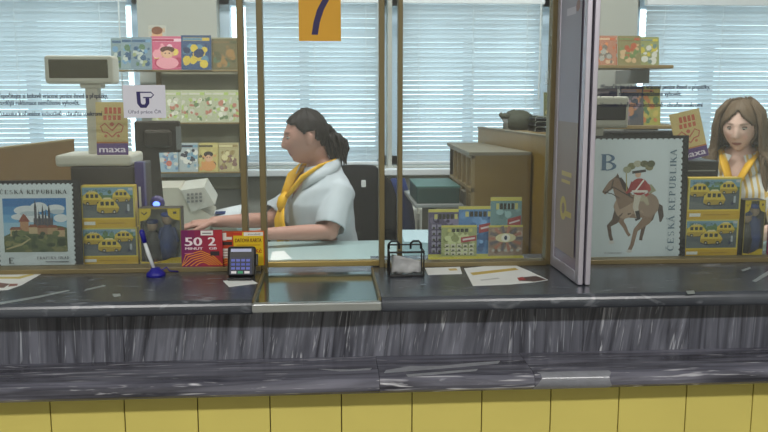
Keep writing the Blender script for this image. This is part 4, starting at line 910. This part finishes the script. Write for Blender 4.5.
# ================================================================== PEOPLE
def frame(o, fwd, up=Vector((0, 0, 1))):
    x = fwd.normalized(); y = up.cross(x).normalized(); z = x.cross(y)
    return Matrix(((x.x, y.x, z.x, o.x), (x.y, y.y, z.y, o.y), (x.z, y.z, z.z, o.z), (0, 0, 0, 1)))
def headpt(th, ph, k=1.0, off=0.0, feat=True):
    """th azimuth from forward, ph elevation; head frame x fwd, y left, z up"""
    cx, cy, cz = math.cos(ph) * math.cos(th), math.cos(ph) * math.sin(th), math.sin(ph)
    z = .112 * cz
    x = .090 * cx; y = .073 * cy
    if cx < 0: x *= 1.10
    if z < 0:
        t = -z / .112
        y *= 1 - .36 * t ** 1.6
        if cx < 0: x *= 1 - .62 * t
        else: x *= 1 - .05 * t
        if cx > 0 and t > .5: x += .012 * (t - .5) * 2 * cx
    else:
        t = z / .112; x *= 1 - .02 * t
        if cx > 0: x -= .010 * t * t
        x -= .012 * t
        y *= 1 + .03 * t
    if cx > .6 : x = x * .94 + .004
    if feat and cx > 0:
        G = lambda a, s: math.exp(-(a / s) ** 2)
        nz = max(0, min(1, (.018 - z) / .048)) if z > -.034 else max(0, 1 - (-.034 - z) / .008)
        x += .021 * nz * G(y, .0085 + .005 * nz)
        x += .0045 * G(z - .026, .010) * G(abs(y) - .022, .02)
        x -= .0095 * G(z - .008, .012) * G(abs(y) - .030, .013)
        x += .004 * G(z + .02, .018) * G(abs(y) - .036, .014)
        x += .0035 * G(z + .058, .0045) * G(y, .019); x += .0035 * G(z + .069, .0045) * G(y, .017); x -= .003 * G(z + .0635, .0025) * G(y, .02)
        x -= .004 * G(z + .081, .007) * G(y, .02)
        x += .010 * G(z + .096, .012) * G(y, .018)
    n = Vector((cx / .09, cy / .073, cz / .112)).normalized()
    return Vector((x, y, z)) * k + n * off
def add_head(mb, T, k):
    NU, NV = 64, 48; V = []; F = []
    for j in range(NV + 1):
        ph = -math.pi / 2 + math.pi * j / NV
        for i in range(NU):
            u = 2 * math.pi * i / NU; th = u - .45 * math.sin(u) * .9
            V.append(T @ headpt(th, ph, k))
    for j in range(NV):
        for i in range(NU): F.append((j * NU + i, j * NU + (i + 1) % NU, (j + 1) * NU + (i + 1) % NU, (j + 1) * NU + i))
    mb._add(V, F)
    bmesh.ops.remove_doubles(mb.bm, verts=mb.bm.verts[:], dist=1e-5)
def remesh(mb, voxel, smooth_it=3, f=.5):
    bmesh.ops.recalc_face_normals(mb.bm, faces=mb.bm.faces[:])
    me = bpy.data.meshes.new('tmp'); mb.bm.to_mesh(me); mb.bm.free(); o = bpy.data.objects.new('tmp', me); col.objects.link(o)
    r = o.modifiers.new('r', 'REMESH'); r.mode = 'VOXEL'; r.voxel_size = voxel; r.adaptivity = 0
    s = o.modifiers.new('s', 'SMOOTH'); s.factor = f; s.iterations = smooth_it
    dg = bpy.context.evaluated_depsgraph_get(); dg.update(); out = bpy.data.meshes.new_from_object(o.evaluated_get(dg)); bpy.data.objects.remove(o); return out
PROF = [(z_ , cx_, rx_ * .92, ry_ * .90) for z_, cx_, rx_, ry_ in [(0, 0, .115, .165), (.06, 0, .125, .178), (.13, 0, .120, .172), (.22, .01, .100, .145), (.30, .02, .105, .145), (.38, .035, .122, .152), (.46, .035, .118, .156), (.52, .02, .092, .146), (.56, .01, .068, .112), (.585, 0, .058, .08), (.61, .0, .054, .06)]]
def torso(mb, T, g=0.0, z0=0, z1=1, n=28):
    rs = []
    for z, cx, rx, ry in PROF:
        if z < z0 or z > z1: continue
        rs.append([T @ Vector((cx + (rx + g) * math.copysign(abs(math.cos(a)) ** .85, math.cos(a)), (ry + g) * math.copysign(abs(math.sin(a)) ** .85, math.sin(a)), z)) for a in [2 * math.pi * k / n for k in range(n)]])
    mb.rings(rs)
def hand(mb, wrist, d, nrm, side, curl=.5):
    d = d.normalized(); nrm = (nrm - d * d.dot(nrm)).normalized(); s = d.cross(nrm) * side     # s points to the thumb side
    mb.tube([wrist - d * .01, wrist + d * .02, wrist + d * .06, wrist + d * .082], [.024, .032, .038, .034], 14, flat=.42, side=s)
    for i, (L, w) in enumerate(((.068, .0085), (.076, .0088), (.071, .0083), (.056, .0075))):
        b = wrist + d * .078 + s * (.027 - .018 * i); dd = (d + s * (.10 - .07 * i)).normalized(); p = [b - dd * .02]; a = 0
        cur = b; p.append(cur)
        for q, fr in enumerate((.45, .32, .23)):
            a += curl * (.35 + .25 * q); v = dd * math.cos(a) + (-nrm) * math.sin(a); cur = cur + v * L * fr; p.append(cur)
        mb.caps(p, [w, w, w * .95, w * .88, w * .75], 10)
    t0 = wrist + d * .025 + s * .026; v1 = (d * .75 + s * .75 - nrm * .2).normalized(); v2 = (d + s * .15 - nrm * .3).normalized()
    mb.caps([t0 - v1 * .01, t0 + v1 * .032, t0 + v1 * .032 + v2 * .026, t0 + v1 * .032 + v2 * .048], [.013, .0105, .0095, .008], 10)
def person(lab, hc, tf, hf, arms, k, skin, shirt_mat, lean, hairfn, lipc, seat_label=None, headup=None):
    """hc head centre (world) ; tf torso facing ; hf head facing (vector) ; arms [(elbow, wrist, handdir, side, sleeve_fraction)]"""
    Rl = Matrix.Rotation(lean, 3, 'Y')
    f0 = tf.normalized(); B = frame(Vector(), f0).to_3x3() @ Rl
    hl = Vector((.06, 0, .705))
    org = hc - B @ hl
    T = Matrix.Translation(org) @ B.to_4x4()
    root = thing('person', lab, 'person', org)
    inv = Matrix.Translation(-org)
    H = frame(hc, hf, headup or Vector((0, 0, 1)))
    mb = MB(); mb.T = Matrix.Identity(4)
    torso(mb, T)
    nk = T @ Vector((0, 0, .57)); hb = H @ Vector((-.032, 0, -.05)); mb.caps([nk, (nk + hb) / 2, hb], [.050, .041, .041], 18)
    head = MB(); add_head(head, H, k)
    for v in [head]: 
        t = bmesh.new(); me = bpy.data.meshes.new('h'); bmesh.ops.recalc_face_normals(v.bm, faces=v.bm.faces[:]); v.bm.to_mesh(me); mb.bm.from_mesh(me); v.bm.free(); t.free()
    for s_ in (-1, 1):
        e = H @ Vector((-.008 * k, s_ * .073 * k, -.008 * k)); 
        q = MB(); q.T = H @ Matrix.Translation((-.008 * k, s_ * .074 * k, -.004 * k)) @ Matrix.Rotation(s_ * R(-18), 4, 'Z'); q.sph((0, 0, 0), .03 * k, .60, .26, 1.02, 10)
        me = bpy.data.meshes.new('e'); q.bm.to_mesh(me); q.bm.free(); mb.bm.from_mesh(me)
        # thighs and shins under the desk
        hip = T @ Vector((0, s_ * .09, .075)); kn = org + f0 * .40 + Vector((0, 0, 1)).cross(f0) * s_ * .10 + Vector((0, 0, .06)); an = kn + Vector((0, 0, -.42)) + f0 * .02
        an.z = .24; mb.caps([hip, (hip + kn) / 2, kn, (kn + an) / 2, an], [.085, .076, .058, .052, .038], 16); mb.caps([an, Vector((an.x, an.y, .19)) + f0 * .05, Vector((an.x, an.y, .175)) + f0 * .15], [.036, .034, .024], 12)
    for (el, wr, hd, side, sl) in arms:
        sh = T @ Vector((.0, side * .132, .488)); um = (sh + el) / 2
        mb.caps([sh, um, el, (el * 2 + wr) / 3, wr], [.044, .038, .032, .030, .021], 16)
        hand(mb, wr, hd, Vector((0, 0, 1)), side * 1 if hd else 1)
    me = remesh(mb, .0042, 2); me.transform(inv)
    ca = me.color_attributes.new('Col', 'FLOAT_COLOR', 'POINT'); Hi = (inv @ H).inverted(); sk = lin(skin); lp = lin(lipc); bw = lin(hairfn['brow'])
    data = []
    for v in me.vertices:
        c = sk; p_ = (Hi @ v.co) / k
        if p_.x > .05 and abs(p_.y) < .045:
            l_ = max(0, 1 - ((p_.z + .0635) / .0085) ** 2 - (p_.y / .024) ** 2)
            if l_ > 0: w_ = min(1, l_ * 2.5); c = tuple(c[i] * (1 - w_) + lp[i] * w_ for i in range(4))
            b_ = max(0, 1 - ((p_.z - .029 + abs(abs(p_.y) - .026) * .12) / .005) ** 2 - ((abs(p_.y) - .029) / .020) ** 2)
            if b_ > 0: w_ = min(.8, b_ * 2); c = tuple(c[i] * (1 - w_) + bw[i] * w_ for i in range(4))
            ch_ = math.exp(-((p_.z + .03) / .018) ** 2 - ((abs(p_.y) - .036) / .015) ** 2) * .12; c = (c[0] * (1 + ch_ * .5), c[1] * (1 - ch_), c[2] * (1 - ch_), 1)
        data.extend(c)
    ca.data.foreach_set('color', data)
    body = link('body', me, SKIN, root, True)
    for s_ in (-1, 1):
        E = inv @ H @ Matrix.Translation(Vector((.0685, s_ * .030, .009)) * k)
        q = MB(); q.T = E; q.sph((0, 0, 0), .0115 * k, 1, 1.15, .55); e = q.build('eye', M['eye'], root, True)
        q = MB(); q.T = E @ Matrix.Translation((.0070 * k, hairfn.get('look', 0) * .003, -.0018)); q.sph((0, 0, 0), .0052 * k, .9, 1, 1); q.build('iris', M['iris'], e, True)
        q = MB(); q.T = E; q.tube([(.0095 * k * math.cos(a), .0125 * k * math.sin(a), .0062 * k * math.cos(a) + .0008) for a in [R(x) for x in range(-75, 76, 25)]], [.0008, .0016, .0018, .0018, .0018, .0016, .0008], 6); q.build('eyelashes', mat('lashes', (60, 44, 38), .6), e, True)
        q = MB(); q.T = E; q.sph((-.0004, 0, .0016 * k), .0124 * k, 1, 1.15, .60); bmesh.ops.delete(q.bm, geom=[v for v in q.bm.verts if ((E.inverted() @ v.co).z < .0022 * k)], context='VERTS'); q.build('upper_eyelid', mat('lid_skin', (176, 130, 112), .55), e, True)
    # trousers
    mb = MB(); torso(mb, T, .012, 0, .23)
    for s_ in (-1, 1):
        hip = T @ Vector((0, s_ * .09, .075)); kn = org + f0 * .40 + Vector((0, 0, 1)).cross(f0) * s_ * .10 + Vector((0, 0, .06)); an = kn + Vector((0, 0, -.42)) + f0 * .02; an.z = .26
        mb.caps([hip, (hip + kn) / 2, kn, (kn + an) / 2, an], [.098, .088, .070, .064, .055], 16)
    me = remesh(mb, .010, 3); me.transform(inv); link('trousers', me, M['trouser'], root, True)
    # shirt
    mb = MB(); torso(mb, T, .015, .1, .60); ends = []
    for (el, wr, hd, side, sl) in arms:
        sh = T @ Vector((-.0, side * .132, .488)); d = (el - sh); e2 = sh + d * min(sl, 1)
        if sl <= 1: mb.tube([sh - d.normalized() * .02, sh + d * .3, e2], [.054, .056, .058], 18); mb.sph(sh, .054); ends.append((e2, d.normalized()))
        else:
            mb.caps([sh, (sh + el) / 2, el], [.067, .058, .052], 18); w2 = el + (wr - el) * (sl - 1); mb.tube([el, w2], [.050, .040], 16); ends.append((w2, (wr - el).normalized()))
    me = remesh(mb, .0065, 4)
    Ti = T.inverted(); bm = bmesh.new(); bm.from_mesh(me)
    for v in bm.verts:
        nv = noise.noise(v.co * 9) * .009 + noise.noise(v.co * 22) * .003; v.co += v.normal * nv
    kill = []
    for f_ in bm.faces:
        c_ = Ti @ f_.calc_center_median(); w_ = f_.calc_center_median()
        if c_.z > .592 or (c_.x > .03 and c_.z > .47 and abs(c_.y) < (c_.z - .47) * .42) : kill.append(f_); continue
        for e_, d_ in ends:
            if (w_ - e_).dot(d_) > -.004 and (w_ - e_).length < .088: kill.append(f_); break
    bmesh.ops.delete(bm, geom=kill, context='FACES'); bm.to_mesh(me); bm.free(); me.transform(inv)
    shirt = link('shirt', me, shirt_mat, root, True); so = shirt.modifiers.new('s', 'SOLIDIFY'); so.thickness = .003
    # collar flaps
    mb = MB(); mb.T = inv @ T
    for s_ in (-1, 1):
        rows = []
        for i in range(9):
            t = i / 8; a = R(180 - t * 172); x = .012 + .064 * -math.cos(a) * 1 if False else .012 - .078 * math.cos(R(t * 160)); y = s_ * .078 * math.sin(R(14 + t * 150)); 
            zt2 = .622 - .030 * t; dn = .030 + .045 * t * t
            rows.append([(x, y, zt2), (x + .004 + .034 * t, y * 1.22 + s_ * .006 + s_ * .024 * t, zt2 - dn)])
        V = [p_ for r_ in rows for p_ in r_]; mb._add(V, [(2 * i, 2 * i + 1, 2 * i + 3, 2 * i + 2) for i in range(8)])
    o = mb.build('collar', shirt_mat, shirt, True); o.modifiers.new('s', 'SOLIDIFY').thickness = .003
    # scarf
    mb = MB(); mb.T = inv @ T
    for s_ in (-1, 1): mb.tube([(-.03, s_ * .062, .605), (.04, s_ * .066, .594), (.108, s_ * .044, .560), (.168, s_ * .012, .492)], [.012, .016, .021, .016], 12, flat=.5, side=(0, 1, .8 * s_))
    mb.tube([(.160, 0, .505), (.180, 0, .485), (.190, 0, .462), (.190, 0, .44)], [.014, .024, .022, .016], 14, flat=.7, side=(0, 1, 0))
    mb.tube([(.188, -.004, .455), (.204, -.016, .40), (.202, -.022, .34), (.192, -.026, .28), (.180, -.028, .235)], [.016, .027, .031, .028, .016], 14, flat=.32, side=(0, 1, 0))
    mb.tube([(.188, .006, .455), (.206, .024, .40), (.202, .036, .35), (.194, .040, .31)], [.014, .022, .024, .012], 14, flat=.32, side=(0, 1, 0))
    mb.build('scarf', M['scarf'], root, True)
    # hair cap
    NU, NV = 64, 40; V = []; F = []; hl_ = hairfn['line']
    hm = hairfn['mat']
    for j in range(NV + 1):
        ph = -math.pi / 2 + math.pi * j / NV
        for i in range(NU):
            th = 2 * math.pi * i / NU; g = .008 + .0018 * math.sin(th * 17 + ph * 6) * math.cos(ph) + hairfn.get('vol', 0) * max(0, math.sin(ph)) + hairfn.get('vol', 0) * .5
            V.append(headpt(th, ph, k, g, False))
    for j in range(NV):
        for i in range(NU):
            th = 2 * math.pi * (i + .5) / NU; th = th if th < math.pi else th - 2 * math.pi; ph = -math.pi / 2 + math.pi * (j + .5) / NV
            p_ = headpt(th, ph, 1, .0, False)
            if p_.z > hl_(abs(math.degrees(th)), p_): F.append((j * NU + i, j * NU + (i + 1) % NU, (j + 1) * NU + (i + 1) % NU, (j + 1) * NU + i))
    mb = MB(); mb.T = inv @ H; mb._add(V, F); bmesh.ops.remove_doubles(mb.bm, verts=mb.bm.verts[:], dist=1e-5)
    bmesh.ops.delete(mb.bm, geom=[v for v in mb.bm.verts if not v.link_faces], context='VERTS')
    hair = mb.build('hair', hm, root, True); so = hair.modifiers.new('s', 'SOLIDIFY'); so.thickness = .010; so.offset = -1
    hairfn['extra'](inv, H, T, hair, k, hm)
    return root, T, H
# --- clerk one
def line1(a, p):
    if a < 60: return .066 - .012 * (a / 60) ** 2
    if a < 85: return .054 - (a - 60) / 25 * .040
    if a < 112: return .030
    return -.005 - min(1, (a - 112) / 40) * .04
def tail(inv, H, T, hair, k, hm):
    mb = MB(); mb.T = inv @ H; rn = random.Random(2)
    mb.caps([(-.085, 0, .015), (-.105, .0, .0)], [.028, .02], 12)
    for i in range(46):
        a = rn.uniform(0, 6.28); r0 = rn.uniform(0, 1) ** .5; sx, sy = math.cos(a) * r0, math.sin(a) * r0
        L = rn.uniform(.09, .135); pts = []
        for t in (0, .2, .45, .7, .88, 1):
            w = .012 + .034 * math.sin(min(1, t * 1.15) * 2.6) ; pts.append((-.098 - .024 * t ** .6 + sx * w + .006 * math.sin(6 * t + i), sy * w, .004 - L * t + .012 * math.sin(3 * t)))
        mb.tube(pts, [.007, .0085, .0085, .007, .005, .0015], 6)
    mb.build('ponytail', hm, hair, True)
    MBr = MB(); MBr.T = inv @ H; MBr.tube([(-.098 + .016 * math.cos(a) * .3, .022 * math.cos(a), .004 + .022 * math.sin(a)) for a in [R(30 * q) for q in range(13)]], .0045, 8); MBr.build('hair_tie', M['black'], hair, True)
hc = at(304.5, 137, 1.03); k1 = .90
tf = Vector((-.88, -.47, 0)); hf = Vector((-.985, -.17, -.12))
arms1 = [(at(333, 238, .84), at(258, 236, .66), Vector((-1, .10, 0)), 1, .86), (at(272, 230, 1.05), at(222, 226, .90), Vector((-1, -.12, 0)), -1, .86)]
arms1 = []
el = at(330, 236, .86); el.z = max(el.z, DESK + .045); wr = at(262, 233, .80); wr.z = DESK + .05; arms1.append((el, wr, Vector((-1, .15, -.05)), 1, .92))
el = at(270, 226, 1.06); wr = at(214, 222, .95); wr.z = DESK + .072; el.z = max(el.z, DESK + .06); arms1.append((el, wr, Vector((-1, -.25, -.08)), -1, .92))
person('person with dark ponytail, white blouse and yellow scarf working behind the number seven window', hc, tf, hf, arms1, k1, (184, 138, 122), M['shirt'], R(6),
       dict(mat=M['hairdk'], line=line1, extra=tail, brow=(70, 52, 44), look=0), (150, 84, 80))
# --- clerk two
def line2(a, p):
    if a < 60: return .086 - (a / 60) ** .8 * .072
    if a < 78: return .014 - (a - 60) / 18 * .05
    return -.075
def longhair(inv, H, T, hair, k, hm):
    mb = MB(); rn = random.Random(4); iT = T
    for i in range(150):
        s_ = 1 if i % 2 else -1; u = rn.random()
        th = R(64 + 110 * u ** 1.0); off = .012 + rn.random() * .012
        p0 = headpt(th * s_, R(62 - 10 * rn.random()), k, off, False); p1 = headpt(th * s_, R(28), k, off + .006, False); p2 = headpt(th * s_, R(-2), k, off + .010, False)
        w2 = [H @ p0, H @ p1, H @ p2]
        b = H @ Vector((p2.x - .004, p2.y * 1.05, -.085)); c = T @ Vector((.045 - .12 * u + (.07 if u < .4 else 0), s_ * (.085 + .06 * rn.random()), .545)); L = rn.uniform(.20, .30)
        d = T @ Vector((.135 - .27 * u if u < .45 else -.10, s_ * (.100 + .07 * rn.random()), .545 - L * .55)); e = T @ Vector((.155 - .27 * u if u < .45 else -.12, s_ * (.085 + .08 * rn.random()), .545 - L))
        pts = w2 + [b, (b + c) / 2 + Vector((0, 0, .01)), c, d, e]
        fine = []
        for q in range(len(pts) - 1):
            for t in (0, .5): fine.append(pts[q].lerp(pts[q + 1], t))
        fine.append(pts[-1]); ph_ = rn.random() * 6
        sd = H.to_3x3() @ Vector((0, 1, 0)); fine = [p_ + sd * (.006 * math.sin(n_ * 1.1 + ph_) * min(1, n_ / 8)) for n_, p_ in enumerate(fine)]
        rr = [.004] + [.0072] * (len(fine) - 3) + [.005, .0015]
        mb.tube([inv @ p_ for p_ in fine], rr, 6)
    mb.build('long_strands', hm, hair, True)
STR = bpy.data.materials.new('striped_blouse'); STR.use_nodes = True
_n = STR.node_tree.nodes; _l = STR.node_tree.links; _w = _n.new('ShaderNodeTexWave'); _w.inputs['Scale'].default_value = 14; _w.inputs['Distortion'].default_value = .6; _t = _n.new('ShaderNodeTexCoord'); _r = _n.new('ShaderNodeValToRGB')
_r.color_ramp.elements[0].position = .25; _r.color_ramp.elements[0].color = lin((208, 176, 96)); _r.color_ramp.elements[1].position = .45; _r.color_ramp.elements[1].color = lin((216, 218, 214))
_l.new(_t.outputs['Object'], _w.inputs['Vector']); _l.new(_w.outputs['Fac'], _r.inputs[0]); _l.new(_r.outputs[0], _n['Principled BSDF'].inputs['Base Color']); _n['Principled BSDF'].inputs['Roughness'].default_value = .8
hc2 = at(740, 126, 1.03); tf2 = Vector((-.55, -.83, 0)); hf2 = Vector((-.60, -.80, -.22))
el1 = at(786, 232, .78); el1.z = DESK + .05; w1 = at(738, 236, .60); w1.z = DESK + .045
el2 = at(702, 226, .90); el2.z = DESK + .05; w2 = at(690, 232, .66); w2.z = DESK + .045
person('person with long light brown hair, striped blouse and yellow scarf looking down at right', hc2, tf2, hf2, [(el1, w1, Vector((-.8, -.3, -.05)), 1, .9), (el2, w2, Vector((.3, -.8, -.05)), -1, .9)], .87, (228, 190, 172), STR, R(5),
       dict(mat=M['hairlt'], line=line2, extra=longhair, brow=(120, 92, 70), vol=.002), (160, 96, 88))
office_chair(Vector((hc2.x + .10, 1.22, 0)), R(-30), 'black fabric office chair under the long-haired clerk', .60)

# ================================================================== LIGHT
def ceil_lamp(x, y, e, lab, w=1.2, d=.28):
    r = thing('ceiling_light', lab, 'ceiling light', (x, y, ZC - .06), group='ceiling lights')
    MB().box(-w / 2, w / 2, -d / 2, d / 2, .012, .06, .004).build('housing', M['white'], r)
    MB().box(-w / 2 + .01, w / 2 - .01, -d / 2 + .01, d / 2 - .01, 0, .012).build('diffuser', M['lamp'], r)
    ld = bpy.data.lights.new('lamp', 'AREA'); ld.shape = 'RECTANGLE'; ld.size = w - .04; ld.size_y = d - .04; ld.energy = e; ld.color = (1, .98, .95)
    lo = bpy.data.objects.new('lamp', ld); col.objects.link(lo); lo.parent = r; lo.location = (0, 0, -.004)
E1, E2 = 62, 16
for x in (-1.3, 1.3): ceil_lamp(x, -2.9, E1, 'ceiling light over the public hall, %s' % ('left' if x < 0 else 'right'))
for x in (-1.3, .0, 1.3): ceil_lamp(x, .75, E2, 'ceiling light over the clerks, %s' % ('left' if x < 0 else 'middle' if x < 1 else 'right'))
w = bpy.data.worlds.new('daylight'); sc.world = w; w.use_nodes = True
w.node_tree.nodes['Background'].inputs[0].default_value = (.86, .95, 1.0, 1); w.node_tree.nodes['Background'].inputs[1].default_value = 3.9
vs = sc.view_settings; vs.view_transform = 'Standard'; vs.look = 'None'; vs.gamma = 1; vs.exposure = 0; vs.use_curve_mapping = False
